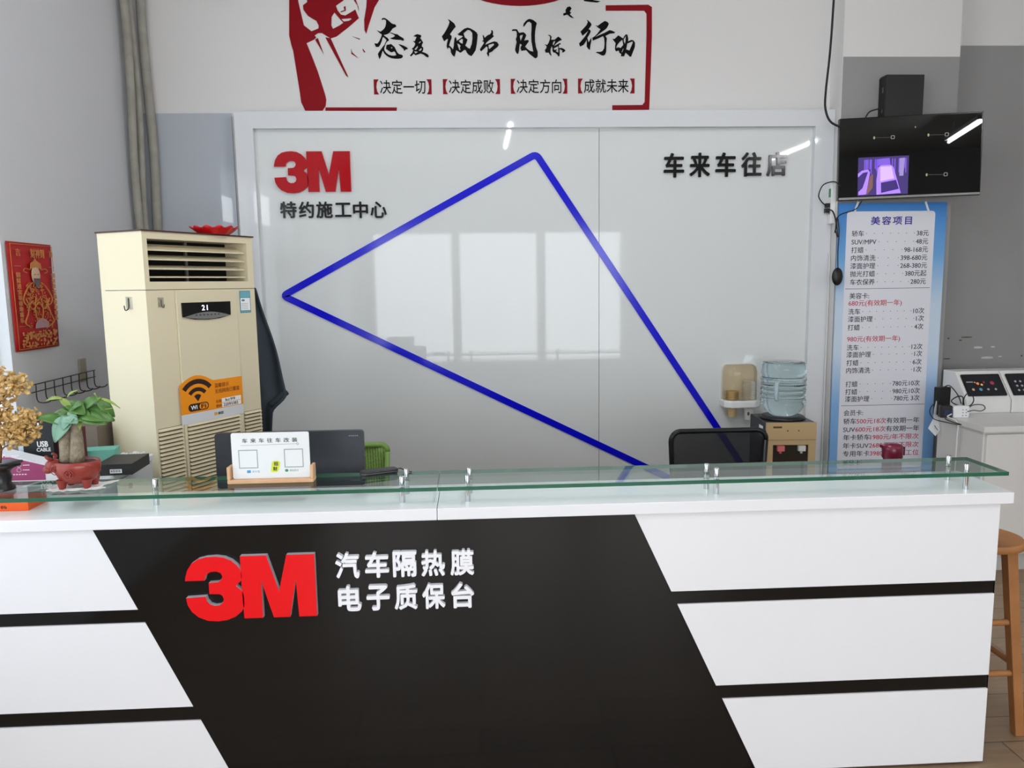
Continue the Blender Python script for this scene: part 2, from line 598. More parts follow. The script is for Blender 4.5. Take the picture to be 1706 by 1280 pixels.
mb = MB()
T = -.0025
mb.prism(cr2([(80, -160), (172, -160), (182, 20), (245, 285), (330, 352), (415, 318), (405, 372), (365, 400), (385, 422), (360, 445), (275, 485), (330, 620), (400, 800), (480, 1050), (497, 1120), (490, 1190), (455, 1243), (260, 1243), (215, 1150), (200, 1040), (125, 570), (105, 510), (80, 400)]), T, 0)
mb.holed([cr2([(235, 60), (282, 25), (262, -160), (700, -160), (690, 5), (605, 65), (625, 120), (660, 165), (710, 175), (800, 122), (822, 108), (862, 205), (740, 312), (610, 412), (545, 432), (500, 405), (448, 372), (405, 372), (412, 290), (385, 235), (335, 207), (290, 178), (240, 112)]), cr2([(588, 142), (556, 190), (553, 285), (572, 325), (640, 290), (690, 256), (650, 215)]), cr2([(664, 214), (770, 205), (782, 215), (750, 235), (694, 243)])], T, -.0001)
mb.prism(cr2([(370, 445), (402, 428), (470, 612)]), T, 0)
mb.prism(cr2([(485, 420), (545, 430), (745, 868), (718, 850)]), T, 0)
mb.prism(cr2([(960, -160), (1160, -160), (1085, 5), (1040, 80), (970, 290), (945, 380), (925, 340), (922, 220), (945, 80)]), T, 0)
mb.prism(cr2([(790, -40), (830, 5), (858, 80), (862, 130), (845, 60), (810, 10)]), T, 0)
mb.prism(cr2([(690, 80), (712, 70), (716, 120), (660, 138), (658, 128), (702, 114)]), T, 0)
mb.prism(cr2([(790, 410), (875, 436), (868, 444)]), T, 0)
mb.prism(cr2([(775, 545), (787, 588), (860, 657), (778, 605)]), T, 0)
mb.prism(cr2([(905, 545), (935, 585), (922, 590), (905, 565)]), T, 0)
mb.build('red_fist', DECAL_RED, dc)
MB().prism(cr2([(487, 1207), (1288, 1207), (1286, 1250), (487, 1243)]), T, 0).build('red_underline', DECAL_RED, dc)
mb = MB()
mb.prism([on_wall(*p) for p in ((1009, 9), (1080, 8), (1086, 12), (1086, 60), (1081.5, 183), (1020, 184), (1020, 175.5), (1070, 175), (1074, 170), (1077, 60), (1077, 23), (1073, 18), (1009, 18))], T, 0)
el = [on_wall(866 + 112 * math.cos(R(k * 7.5)), -42 + 52 * math.sin(R(k * 7.5))) for k in range(48)]
mb.build('red_bracket', DECAL_RED, dc)
MB().prism(el, T, 0).build('red_sun', DECAL_RED, dc)
mb = MB()
cr6 = lambda P: [on_wall(770 + x / 5.17, y / 5.17) for x, y in P]
mb.prism(cr6([(905, 62), (928, 56), (942, 72), (926, 102), (940, 110), (926, 124), (962, 157), (935, 150), (905, 126), (872, 136), (870, 116), (892, 110), (890, 86)]), T, 0)
mb.build('bird', DECAL_BLACK, dc)
mb = MB()
BRUSH = (
    (620, [[(262, 75), (300, 40), (360, 38), (410, 65), (470, 110), (540, 180), (600, 210), (650, 215), (678, 240), (688, 280), (620, 315), (580, 335), (545, 390), (510, 435), (480, 465), (440, 490), (390, 508), (330, 515), (350, 545), (430, 595), (478, 650), (470, 680), (430, 700), (400, 740), (375, 790), (365, 830), (345, 880), (345, 930), (365, 980), (410, 1035), (480, 1085), (560, 1105), (640, 1108), (690, 1090), (660, 1020), (628, 985), (580, 1005), (540, 1012), (490, 980), (440, 945), (395, 915), (400, 860), (415, 800), (480, 790), (540, 775), (590, 820), (640, 860), (670, 925), (715, 1015), (770, 1065), (840, 1080), (875, 1110), (870, 1150), (830, 1180), (740, 1195), (640, 1192), (540, 1175), (460, 1140), (390, 1090), (345, 1045), (315, 985), (300, 965), (280, 1020), (255, 1120), (212, 1205), (185, 1140), (165, 1060), (200, 1000), (250, 930), (300, 860), (350, 800), (380, 730), (410, 670), (380, 630), (320, 575), (300, 590), (270, 700), (235, 790), (190, 855), (110, 860), (85, 810), (62, 755), (100, 760), (150, 765), (200, 700), (240, 620), (270, 540), (275, 500), (220, 465), (150, 405), (140, 385), (190, 410), (240, 425), (300, 380), (350, 330), (380, 270), (395, 200), (395, 110), (370, 85), (330, 75), (290, 90)], [(530, 880), (555, 858), (582, 880), (555, 908)]]),
    (620, [[(490, 450), (560, 455), (650, 492), (720, 500), (790, 555), (880, 605), (910, 650), (880, 685), (810, 660), (700, 655), (580, 640), (510, 610), (560, 598), (630, 570), (650, 540), (600, 500)]]),
    (620, [[(745, 780), (840, 800), (930, 840), (990, 875), (1020, 915), (960, 930), (910, 975), (895, 920), (830, 855)]]),
    (620, [[(1170, 555), (1230, 515), (1285, 495), (1340, 510), (1390, 525), (1395, 580), (1360, 600), (1400, 650), (1450, 735), (1420, 780), (1410, 840), (1455, 880), (1450, 950), (1420, 1000), (1500, 1025), (1580, 1070), (1610, 1120), (1590, 1160), (1530, 1130), (1460, 1075), (1380, 1045), (1300, 1075), (1230, 1095), (1180, 1050), (1140, 1100), (1100, 1130), (1075, 1100), (1110, 1060), (1150, 1010), (1165, 940), (1125, 910), (1180, 870), (1220, 800), (1225, 750), (1190, 720), (1155, 690), (1215, 695), (1235, 640), (1265, 580), (1220, 560)], [(1200, 930), (1290, 830), (1300, 870), (1250, 945)], [(1320, 955), (1400, 890), (1410, 930), (1360, 975)], [(1195, 980), (1305, 998), (1230, 1048)], [(1320, 740), (1380, 690), (1385, 720), (1340, 760)]]),
    (732, [[(240, 70), (290, 90), (360, 140), (430, 200), (465, 290), (420, 330), (370, 400), (300, 500), (350, 550), (345, 620), (310, 700), (275, 820), (320, 850), (385, 930), (405, 860), (430, 620), (460, 570), (490, 640), (490, 690), (560, 640), (640, 590), (665, 560), (640, 540), (560, 530), (520, 500), (600, 430), (700, 345), (800, 310), (880, 330), (1000, 400), (1060, 450), (1090, 510), (1080, 640), (1060, 800), (1030, 950), (970, 1050), (910, 1120), (830, 1080), (780, 1020), (750, 950), (710, 940), (650, 990), (600, 1025), (540, 990), (480, 950), (460, 1040), (430, 1140), (370, 1090), (325, 1010), (320, 930), (290, 880), (260, 875), (235, 920), (205, 850), (215, 760), (245, 640), (220, 630), (135, 700), (70, 560), (130, 480), (200, 370), (260, 250), (290, 150)], [(690, 470), (800, 375), (870, 385), (935, 460), (940, 620), (920, 780), (870, 910), (820, 890), (735, 820), (770, 740), (800, 650), (720, 585)], [(550, 690), (640, 625), (670, 645), (660, 770), (600, 740)], [(505, 760), (560, 780), (605, 830), (580, 870), (598, 945), (570, 955)]]),
    (732, [[(1465, 380), (1510, 390), (1530, 440), (1520, 520), (1550, 555), (1440, 650), (1340, 730), (1300, 800), (1370, 770), (1470, 730), (1560, 700), (1640, 720), (1690, 800), (1650, 860), (1560, 930), (1500, 990), (1410, 1030), (1415, 1080), (1395, 1140), (1365, 1080), (1345, 1040), (1370, 990), (1370, 870), (1340, 840), (1260, 920), (1185, 985), (1150, 930), (1200, 850), (1260, 760), (1265, 715), (1210, 690), (1255, 670), (1230, 530), (1250, 520), (1290, 600), (1340, 550), (1380, 520), (1440, 500), (1480, 440)], [(1395, 800), (1540, 760), (1555, 800), (1480, 870), (1420, 920), (1400, 890)]]),
    (846, [[(435, 285), (450, 200), (510, 120), (580, 70), (640, 65), (720, 95), (790, 145), (825, 190), (800, 280), (780, 400), (770, 550), (775, 700), (800, 860), (850, 1000), (850, 1130), (820, 1170), (775, 1180), (740, 1155), (620, 1060), (520, 950), (450, 960), (385, 970), (360, 900), (370, 850), (400, 800), (345, 765), (330, 850), (320, 960), (300, 1045), (270, 1060), (230, 1010), (205, 940), (225, 830), (250, 720), (225, 640), (255, 560), (255, 450), (230, 400), (190, 400), (120, 405), (115, 375), (170, 355), (260, 360), (320, 460), (380, 450), (440, 440), (500, 480), (525, 530), (490, 620), (465, 680), (520, 665), (575, 660), (600, 700), (540, 780), (490, 850), (560, 920), (640, 975), (725, 995), (700, 860), (670, 700), (665, 500), (675, 300), (670, 190), (610, 140), (560, 155), (510, 215), (470, 270)], [(340, 560), (365, 525), (430, 515), (400, 600), (365, 685)]]),
    (846, [[(1140, 515), (1200, 520), (1245, 570), (1230, 655), (1330, 655), (1380, 610), (1430, 565), (1500, 610), (1535, 660), (1460, 690), (1380, 750), (1310, 840), (1400, 790), (1480, 745), (1510, 775), (1455, 800), (1450, 890), (1540, 890), (1600, 920), (1640, 960), (1600, 1000), (1545, 1025), (1550, 960), (1470, 920), (1475, 1050), (1465, 1120), (1440, 1130), (1400, 1070), (1340, 1020), (1300, 1020), (1265, 970), (1270, 900), (1250, 840), (1215, 930), (1215, 1020), (1245, 1115), (1200, 1080), (1160, 1020), (1075, 1020), (1050, 950), (1095, 890), (1100, 830), (1040, 785), (1120, 800), (1160, 740), (1195, 640), (1200, 560)], [(1275, 790), (1295, 705), (1350, 695), (1330, 745), (1295, 810)], [(1305, 900), (1430, 835), (1435, 1020), (1365, 985), (1400, 930), (1320, 945)]]),
    (960, [[(300, 85), (360, 125), (410, 180), (435, 225), (400, 290), (350, 350), (400, 385), (410, 430), (370, 510), (315, 600), (350, 730), (380, 680), (425, 590), (430, 680), (405, 800), (385, 945), (350, 920), (295, 850), (300, 750), (295, 650), (270, 710), (210, 800), (110, 850), (80, 760), (150, 680), (250, 560), (320, 440), (350, 395), (180, 540), (120, 425), (200, 340), (290, 240), (330, 150)]]),
    (960, [[(550, 240), (610, 260), (700, 190), (810, 120), (880, 145), (925, 195), (910, 250), (860, 330), (800, 380), (700, 450), (530, 585), (640, 530), (800, 460), (890, 410), (950, 380), (1020, 400), (1105, 440), (1085, 470), (960, 480), (830, 545), (870, 620), (855, 760), (850, 1000), (820, 1080), (770, 1105), (720, 1095), (640, 1050), (555, 1015), (590, 998), (680, 1000), (740, 980), (790, 900), (805, 750), (795, 620), (765, 550), (640, 610), (470, 680), (455, 600), (520, 560), (600, 480), (690, 355), (620, 310)]]),
    (960, [[(1030, 635), (1090, 630), (1195, 530), (1330, 620), (1370, 540), (1420, 495), (1455, 520), (1480, 640), (1470, 700), (1560, 660), (1620, 670), (1670, 740), (1665, 860), (1620, 980), (1560, 1130), (1530, 1140), (1480, 1090), (1400, 1020), (1360, 1125), (1265, 1120), (1280, 1060), (1230, 1030), (1205, 960), (1130, 985), (1100, 930), (1105, 830), (1120, 750)], [(1135, 890), (1160, 810), (1230, 720), (1310, 650), (1335, 800), (1260, 890), (1200, 870)], [(1350, 700), (1350, 640), (1408, 545), (1400, 700), (1380, 770)], [(1420, 930), (1450, 760), (1600, 700), (1605, 740), (1510, 960)], [(1288, 1005), (1338, 895), (1343, 920), (1302, 1015)]]),
)
for ox_, loops in BRUSH:
    MB().holed([[on_wall(ox_ + x / 17.06, 28 + y / 17.06) for x, y in L_] for L_ in loops], T, 0).build('brush_character', DECAL_BLACK, dc)
mb = MB()
mb.prism(cr6([(1030, -60), (1060, -60), (1130, 2), (1190, 12), (1165, 22), (1110, 18), (1050, 10)]), T, 0)
mb.build('brush_stroke', DECAL_BLACK, dc)
mb, mr = MB(), MB()
for s_, x0, x1, y in (('决定一切', 623, 719, 145), ('决定成败', 738, 833, 144.5), ('决定方向', 851, 945, 144), ('成就未来', 963, 1057, 143.5)):
    a, b = on_wall(x0, y), on_wall(x1, y)
    mb = MB()
    mb.text(s_, (a[0] + b[0]) / 2, a[1], 1, 0, .002, .006, 'c', w=(b[0] - a[0]) * .79, h=.078)
    for xx, sg in ((a[0], 1), (b[0], -1)):
        # black lenticular bracket: straight outside, hollow inside
        P = [(xx, .042), (xx + sg * .028, .042), (xx + sg * .018, .025), (xx + sg * .014, 0), (xx + sg * .018, -.025), (xx + sg * .028, -.042), (xx, -.042)]
        MB().prism([(p, q + a[1]) for p, q in P], T, 0).build('caption_bracket', DECAL_RED, dc)
    mb.build('caption_lettering', DECAL_BLACK, dc)

# ---------------------------------------------------------------- reception counter
FACE = 2.284
CXR, CXL = 1.653, -1.80
ct = thing('reception_counter', 'long white reception counter with slanted black middle panel and black stripes', 'counter', (0, FACE, 0))


def on_face(x, y):
    p = at(x, y, Y=FACE)
    return (p.x, p.z)


B = [(.635, .592), (.315, .268)]
zu = .892
lx = lambda z: -1.149 + (zu - z) * .465      # left slanted edge
rx = lambda z: .484 + (zu - z) * .465        # right slanted edge
MB().box(CXL, CXR + .004, .006, .26, .05, zu, 0).box(CXL, CXR - .02, .03, .25, 0, .05, 0).build('black_carcass', COUNTER_BLACK, ct)
MB().prism([(lx(zu) + .0015, zu), (rx(zu) - .0015, zu), (rx(.06) - .0015, .03), (lx(.06) + .0015, .03)], -.002, .006).build('black_panel', COUNTER_BLACK, ct)
for z1, z0 in ((zu, B[0][0]), (B[0][1], B[1][0]), (B[1][1], .012)):
    MB().prism([(CXL, z1), (lx(z1), z1), (lx(z0), z0), (CXL, z0)], 0, .02).build('white_panel', COUNTER_WHITE, ct, bevel=.0012, bseg=1)
    MB().prism([(rx(z1), z1), (CXR, z1), (CXR, z0), (rx(z0), z0)], 0, .02).build('white_panel', COUNTER_WHITE, ct, bevel=.0012, bseg=1)
MB().box(CXR, CXR + .004, .006, .26, .012, zu).box(CXR - .018, CXR + .003, .26, .62, .01, .72).build('end_panel', COUNTER_WHITE, ct)
xseam = at(728, 850, Y=FACE - .014).x
SLAB0, SLAB1 = zu, .928
MB().box(CXL, xseam - .0008, -.014, .27, SLAB0, SLAB1).build('countertop', COUNTER_WHITE, ct, bevel=.0015)
MB().box(xseam + .0008, CXR + .033, -.014, .27, SLAB0, SLAB1).build('countertop', COUNTER_WHITE, ct, bevel=.0015)
MB().box(-1.16, CXR - .02, .262, .66, .72, .75).build('work_surface', COUNTER_WHITE, ct, bevel=.0015)
a, b = on_face(309, 924), on_face(531, 1029)
sl = (b[1] - a[1])
logo(MB(), a[0], b[0], at(420, 1029, Y=FACE).z, at(420, 922, Y=FACE).z, -.020, -.002, 0, 1).build('red_logo', [FACE_RED, LETTER_EDGE], ct)
mb = MB()
for ch, xc in zip('汽车隔热膜', (580, 629, 675, 722, 770)):
    c = on_face(xc, 937 - (xc - 675) * .028)
    mb.text(ch, c[0], c[1], 1, -.002, .016, .028, 'c', w=.072, h=.081)
for ch, xc in zip('电子质保台', (584, 631, 677, 723, 771)):
    c = on_face(xc, 991.5 - (xc - 677) * .028)
    mb.text(ch, c[0], c[1], 1, -.002, .016, .028, 'c', w=.070, h=.080)
mb.build('white_lettering', LETTER_WHITE, ct)

# ---------------------------------------------------------------- glass shelves on chrome standoffs
GZ0, GZ1, GY0, GY1 = .974, .986, 2.302, 2.515
gs = at(728, 806, Y=GY0).x


def glass_shelf(x0, x1, label, posts):
    t = thing('glass_shelf', label, 'glass shelf', (0, 0, SLAB1), 0, 'glass shelves along the counter')
    z0, z1 = GZ0 - SLAB1, GZ1 - SLAB1
    v = [(x, y, z) for z in (z0, z1) for y in (GY0, GY1) for x in (x0, x1)]
    mb = MB().add(v, [(0, 2, 3, 1), (4, 5, 7, 6)], 0).add(v, [(0, 1, 5, 4), (2, 6, 7, 3), (0, 4, 6, 2), (1, 3, 7, 5)], 1)
    mb.build('pane', [SHELF_GLASS, GLASS_EDGE], t)
    for x, y in posts:
        p = MB()
        p.lathe([(.0088, 0), (.0088, z0)], 20, 0, Matrix.Translation((x, y, 0)))
        p.lathe([(.0088, z1), (.0088, z1 + .023), (.0078, z1 + .025)], 20, 0, Matrix.Translation((x, y, 0)))
        p.build('standoff', CHROME, t)


glass_shelf(CXL, gs - .001, 'left clear glass shelf on chrome posts, holding the plant and the card sign', [(-1.003, 2.40), (-.232, 2.352), (-.226, 2.45)])
glass_shelf(gs + .001, 1.687, 'right clear glass shelf on chrome posts, left empty', [(-.028, 2.345), (-.022, 2.44), (.762, 2.352), (.748, 2.412), (1.562, 2.325), (1.575, 2.44)])

# ---------------------------------------------------------------- floor standing air conditioner
AW, AD, AH = .578, .262, 1.83
ac = thing('floor_standing_air_conditioner', 'tall cream floor-standing air conditioner in the left corner', 'air conditioner', (-1.28, 3.11, 0), R(60.9))
OX0, OX1, OZ0, OZ1 = .022, .542, 1.628, 1.796
mb = MB()
mb.box(0, AW, 0, AD, 0, OZ0 - .03, 0)
mb.box(0, AW, .14, AD, OZ0 - .03, AH - .006, 0)
mb.box(0, OX0, 0, .14, OZ0 - .03, AH - .006, 0).box(OX1, AW, 0, .14, OZ0 - .03, AH - .006, 0)
mb.box(OX0, OX1, 0, .14, OZ1, AH - .006, 0).box(OX0, OX1, 0, .14, OZ0 - .03, OZ0, 0)
mb.build('body', CREAM, ac)
MB().box(-.006, AW + .006, -.006, AD + .004, AH - .006, AH).build('top_cover', mat('dark_red_brown_top', (70, 38, 34), .5), ac)
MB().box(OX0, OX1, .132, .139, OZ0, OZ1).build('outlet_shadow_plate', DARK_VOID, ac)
for k, (z, tilt) in enumerate(((1.762, .024), (1.722, .018), (1.683, .014), (1.645, .003))):
    s_ = MB()
    s_.add([(OX0 + .004, .012, z - tilt / 2), (OX1 - .004, .012, z - tilt / 2), (OX1 - .004, .068, z + tilt / 2), (OX0 + .004, .068, z + tilt / 2),
            (OX0 + .004, .012, z - tilt / 2 + .005), (OX1 - .004, .012, z - tilt / 2 + .005), (OX1 - .004, .068, z + tilt / 2 + .005), (OX0 + .004, .068, z + tilt / 2 + .005)],
           [(0, 3, 2, 1), (4, 5, 6, 7), (0, 1, 5, 4), (1, 2, 6, 5), (2, 3, 7, 6), (3, 0, 4, 7)])
    s_.build('louver_slat', CREAM, ac)
MB().box(.262, .274, .07, .08, OZ0, OZ1).build('louver_rod', STEEL, ac)
MB().box(-.0008, AW + .0008, -.0008, AD * .9, 1.5945, 1.5965).build('seam', DARK_VOID, ac)
mb = MB().box(.135, .462, -.008, 0, .10, 1.594)
mb.build('centre_panel', CREAM, ac, bevel=.004, bseg=2)
# lower return-air grille
mb = MB()
for x0, x1, y in ((.010, .126, -.002), (.146, .432, -.010), (.470, .570, -.002)):
    z = 1.036
    k = 0
    while z > .25:
        mb.add([(x0, y + .001, z), (x1, y + .001, z), (x1, y - .010, z - .009), (x0, y - .010, z - .009), (x0, y + .001, z - .0105), (x1, y + .001, z - .0105)],
               [(0, 1, 2, 3), (3, 2, 5, 4), (0, 3, 4), (1, 5, 2)][::1], 0)
        z -= .0165
mb.build('return_grille', CREAM, ac)
mb = MB().box(.010, .126, -.0012, 0, .25, 1.038).box(.146, .432, -.0092, -.008, .25, 1.038).box(.470, .570, -.0012, 0, .25, 1.038)
mb.build('grille_backing', mat('grille_backing', (112, 100, 74), .6), ac)
dp = MB()
dp.prism([(.157, 1.541), (.416, 1.541), (.414, 1.482), (.35, 1.470), (.285, 1.467), (.22, 1.470), (.158, 1.482)], -.014, -.008)
dpo = dp.build('display_panel', mat('black_gloss_display', (14, 14, 15), .12), ac)
lens = [(.164 + .246 * k / 16, 1.4815 + .0185 * math.sin(math.pi * k / 16)) for k in range(17)] + [(.41 - .246 * k / 16, 1.4815 - .0115 * math.sin(math.pi * k / 16)) for k in range(1, 16)]
MB().prism(lens, -.0155, -.014).build('keypad', mat('silver_grey_keypad', (118, 118, 116), .35), dpo)
mb = MB()
for k in range(7):
    x = .225 + k * .02
    mb.prism([(x + .005 * math.cos(R(30 * j)), 1.488 + .0028 * math.sin(R(30 * j))) for j in range(12)], -.0165, -.0155)
mb.build('buttons', DARK_PLASTIC, dpo)
MB().text('21', .272, 1.518, 1, -.0142, .001, .0, 'c', w=.030, h=.022, space=1.25).build('temperature_digits', mat('white_digits', (240, 245, 255), emit=2.0), dpo)
el_ = MB()
el_.box(.484, .548, -.0012, 0, 1.487, 1.585, 0).box(.487, .545, -.0016, -.0012, 1.556, 1.582, 1).box(.487, .545, -.0016, -.0012, 1.490, 1.496, 1)
elo = el_.build('energy_label', [mat('teal_print', (66, 134, 150), .5), mat('pale_teal_print', (110, 170, 185), .5)], ac)
mb = MB().box(.488, .544, -.0016, -.0012, 1.498, 1.553, 0)
for k in range(4):
    mb.box(.491, .53, -.0019, -.0016, 1.503 + k * .008, 1.505 + k * .008, 1)
mb.prism([(.503 + .01 * math.cos(R(30 * j)), 1.543 + .005 * math.sin(R(30 * j))) for j in range(12)], -.0019, -.0016, 2)
mb.build('label_text', [PAPER, mat('grey_print', (150, 165, 168), .6), mat('teal_print', (66, 134, 150))], elo)
# wifi notice stuck across the centre panel
ORANGE = mat('orange_card', (240, 146, 12), .5)
top = [(.119, 1.203)] + [(.119 + .175 * k / 12, 1.203 + .032 * math.sin(math.pi * k / 12) + .0015 * k / 12) for k in range(1, 12)] + [(.294, 1.205), (.458, 1.205)]
nt_ = MB().prism(top + [(.458, 1.078), (.119, 1.078)], -.0115, -.010, 0).box(.119, .458, -.0113, -.010, 1.036, 1.078, 1)
no = nt_.build('wifi_notice', [ORANGE, mat('pale_grey_card', (214, 216, 218), .5)], ac)
mb = MB()
yb = -.0115


def arc_band(cx, cz, r0, r1, a0, a1, n=14):
    o = [(cx + r1 * math.cos(R(a0 + (a1 - a0) * k / n)), cz + r1 * math.sin(R(a0 + (a1 - a0) * k / n)) * .92) for k in range(n + 1)]
    i = [(cx + r0 * math.cos(R(a1 - (a1 - a0) * k / n)), cz + r0 * math.sin(R(a1 - (a1 - a0) * k / n)) * .92) for k in range(n + 1)]
    return o + i


cx_, cz_ = .207, 1.130
for r0, r1 in ((.076, .098), (.042, .060)):
    P = arc_band(cx_, cz_, r0, r1, 38, 142)
    n = len(P) // 2
    for k in range(n - 1):
        mb.prism([P[k], P[k + 1], P[-k - 2], P[-k - 1]], yb - .0006, yb, 0)
mb.prism([(cx_, cz_ - .005)] + [(cx_ + .026 * math.cos(R(45 + 9 * k)), cz_ + .026 * math.sin(R(45 + 9 * k))) for k in range(11)], yb - .0006, yb, 0)
mb.prism(rrect(.155, .262, 1.086, 1.118, .0155), yb - .0006, yb, 0)
mb.prism(rrect(.212, .257, 1.090, 1.114, .0115), yb - .0010, yb - .0006, 1)
mb.text('Wi', .184, 1.102, 1, yb - .0006, .0005, .02, 'c', w=.034, h=.018, m=2)
mb.text('Fi', .234, 1.102, 1, yb - .0010, .0005, .02, 'c', w=.026, h=.018, m=0)
mb.build('wifi_symbol', [mat('dark_brown_ink', (44, 22, 14), .6), ORANGE, PAPER], no)
mb = MB()
mb.text('温馨提示', .300, 1.180, 1, yb, .0005, .01, 'l', w=.080, h=.019, m=0)
mb.text('无线网络已覆盖', .300, 1.155, 1, yb, .0005, .01, 'l', w=.140, h=.020, m=0)
mb.text('名称', .302, 1.110, 1, yb, .0005, .01, 'l', w=.030, h=.014, m=0)
mb.text('密码', .302, 1.090, 1, yb, .0005, .01, 'l', w=.030, h=.014, m=0)
mb.box(.336, .446, yb - .0004, yb, 1.102, 1.120, 1).box(.336, .446, yb - .0004, yb, 1.081, 1.100, 1)
mb.text('kc99', .356, 1.111, 1, yb - .0004, .0005, .01, 'l', w=.055, h=.012, m=2)
mb.text('22093383', .344, 1.0905, 1, yb - .0004, .0005, .01, 'l', w=.082, h=.013, m=2)
mb.box(.290, .306, yb - .0004, yb, 1.051, 1.064, 3)
mb.text('美团', .310, 1.0575, 1, yb, .0005, .015, 'l', w=.030, h=.013, m=2)
mb.build('notice_lettering', [mat('brown_ink', (140, 66, 12), .6), PAPER, INK, mat('amber_print', (232, 170, 30))], no)
# two self-adhesive hooks left on the casing
for (hx, hy, hz, face) in ((.066, 0, 1.545, 'f'), (0, .10, 1.545, 's')):
    hb = MB()
    if face == 'f':
        hb.box(hx - .014, hx + .014, -.002, 0, hz - .02, hz + .02, 0).tube(smooth_pts([(hx, -.003, hz + .012), (hx, -.005, hz - .014), (hx, -.016, hz - .02), (hx, -.02, hz - .008)]), .0016, 6, 1)
    else:
        hb.box(-.002, 0, hy - .02, hy + .02, hz - .025, hz + .025, 0).tube(smooth_pts([(-.003, hy, hz + .02), (-.005, hy, hz - .02), (-.02, hy, hz - .028), (-.024, hy, hz - .01)]), .0022, 6, 1)
    hb.build('adhesive_hook', [ACRYLIC, mat('dark_hook', (50, 48, 46), .4)], ac)

# red scalloped dish on top of the air conditioner
pc = at(362, 390, Z=1.84)
dish = thing('scalloped_dish', 'red scalloped plastic dish on top of the air conditioner', 'dish', (-1.118, 3.475, AH))
wob = lambda a, k: 1 + (.045 * math.cos(12 * a) if k in (1, 2, 3, 4) else 0)
dmb = MB().lathe([(.062, 0), (.083, .018), (.100, .030), (.097, .031), (.079, .020), (.058, .006), (.0, .006)], 72, 0, None, True, wob)
dmb.v = [(x, y, z + (.0045 * math.cos(12 * math.atan2(y, x)) if z > .025 else 0)) for x, y, z in dmb.v]
dmb.build('dish_bowl', mat('red_plastic', (196, 18, 22), .35), dish)

# dark jacket hanging on the far side of the air conditioner
def jacket():
    n, m_ = 26, 14
    # outline: narrow at the hook, swinging out right to the cuff
    p_top = at(421, 474, Y=3.86)
    vs, fs = [], []
    for i in range(n + 1):
        t = i / n
        z = 1.60 - t * .80
        lft = -1.10
        if t < .66:
            rgt = -1.035 + .136 * (t / .66) ** .95
        elif t < .72:
            rgt = -.899 - .072 * ((t - .66) / .06)
        else:
            rgt = -.971 - .033 * ((t - .72) / .28)
        for j in range(m_ + 1):
            u = j / m_
            x = lft + (rgt - lft) * u
            y = 3.735 + .026 * math.sin(u * 9 + t * 2.2) * (1 - .3 * t) + .02 * math.sin(t * 11 + u * 4)
            vs.append((x, y, z))
    for i in range(n):
        for j in range(m_):
            a_ = i * (m_ + 1) + j
            fs.append((a_, a_ + m_ + 1, a_ + m_ + 2, a_ + 1))
    jt = thing('hanging_jacket', 'dark blue denim jacket hanging beside the air conditioner', 'jacket', (-1.06, 3.735, .8))
    off = Matrix.Translation((1.06, -3.735, -.8))
    MB().add(vs, fs, 0, True, off).build('cloth', mat('dark_denim', (40, 47, 53), .9, noise=((62, 72, 80), 9)), jt, solid=.012, sub=1)
    cf = MB()
    a_, b_ = Vector((-.903, 3.72, 1.10)), Vector((-.985, 3.72, 1.035))
    cf.tube([a_ + (b_ - a_) * k / 6 for k in range(7)], .016, 10)
    o = cf.build('cuff', mat('dark_cuff', (44, 52, 58), .9), jt)
    o.data.transform(off)
    MB().tube([(0.02, -.01, .79), (0.015, -.02, .81), (.015, -.04, .815), (.02, -.06, .815)], .004, 8).build('hanger_hook', STEEL, jt)


jacket()

# pipes in the corner
PIPE = mat('taped_pipe_wrap', (128, 124, 112), .6, noise=((168, 166, 156), 14))
for k, (x, y, r_) in enumerate(((-1.855, 4.50, .022), (-1.85, 4.57, .019), (-1.815, 4.645, .026))):
    pts_ = [(x + .006 * math.sin(z * 5 + k), y + .005 * math.cos(z * 4 + k * 2), z) for z in [i * .1 for i in range(34)]]
    o = MB().tube(pts_, r_, 12).build('refrigerant_pipe', PIPE)
    tag(o, ('thin taped pipe on the left wall, furthest left of the corner pipes', 'middle taped pipe of the three running up the left corner', 'thick taped pipe beside the blue-grey panel, rightmost of the corner pipes')[k], 'pipe', 'pipes in the left corner')

# ---------------------------------------------------------------- red folk print on the left wall
RED_PAPER = mat('red_poster_paper', (182, 24, 22), .55, noise=((160, 14, 16), 6))
GOLD_INK = mat('gold_ink', (206, 142, 66), .45, noise=((170, 92, 40), 25))
pp = thing('fortune_poster', 'red and gold folk print of a robed bearded figure on the left wall', 'poster', (XL + .002, 3.283, 1.347), R(90))
PW, PH = .335, .455
vs, fs = [], []
for i in range(13):
    for j in range(9):
        u, v_ = i / 12, j / 8
        vs.append((u * PW, -.004 - .010 * math.sin(u * math.pi) * (1 - v_) - (.012 * max(0, u - .8) * math.sin(v_ * 7)), v_ * PH))
for i in range(12):
    for j in range(8):
        a_ = i * 9 + j
        fs.append((a_, a_ + 9, a_ + 10, a_ + 1))
MB().add(vs, fs, 0, True).build('sheet', RED_PAPER, pp, solid=.0012)
q = MB()
yq = -.0165
U = lambda u: u * PW
V = lambda v: PH * (1 - v)
q.text('财神到', U(.60), V(.095), 1, yq, .001, .02, 'c', w=.105, h=.040)
q.text('吉', U(.17), V(.095), 1, yq, .001, .005, 'c', w=.034, h=.030)
q.text('祥', U(.92), V(.095), 1, yq, .001, .005, 'c', w=.030, h=.030)
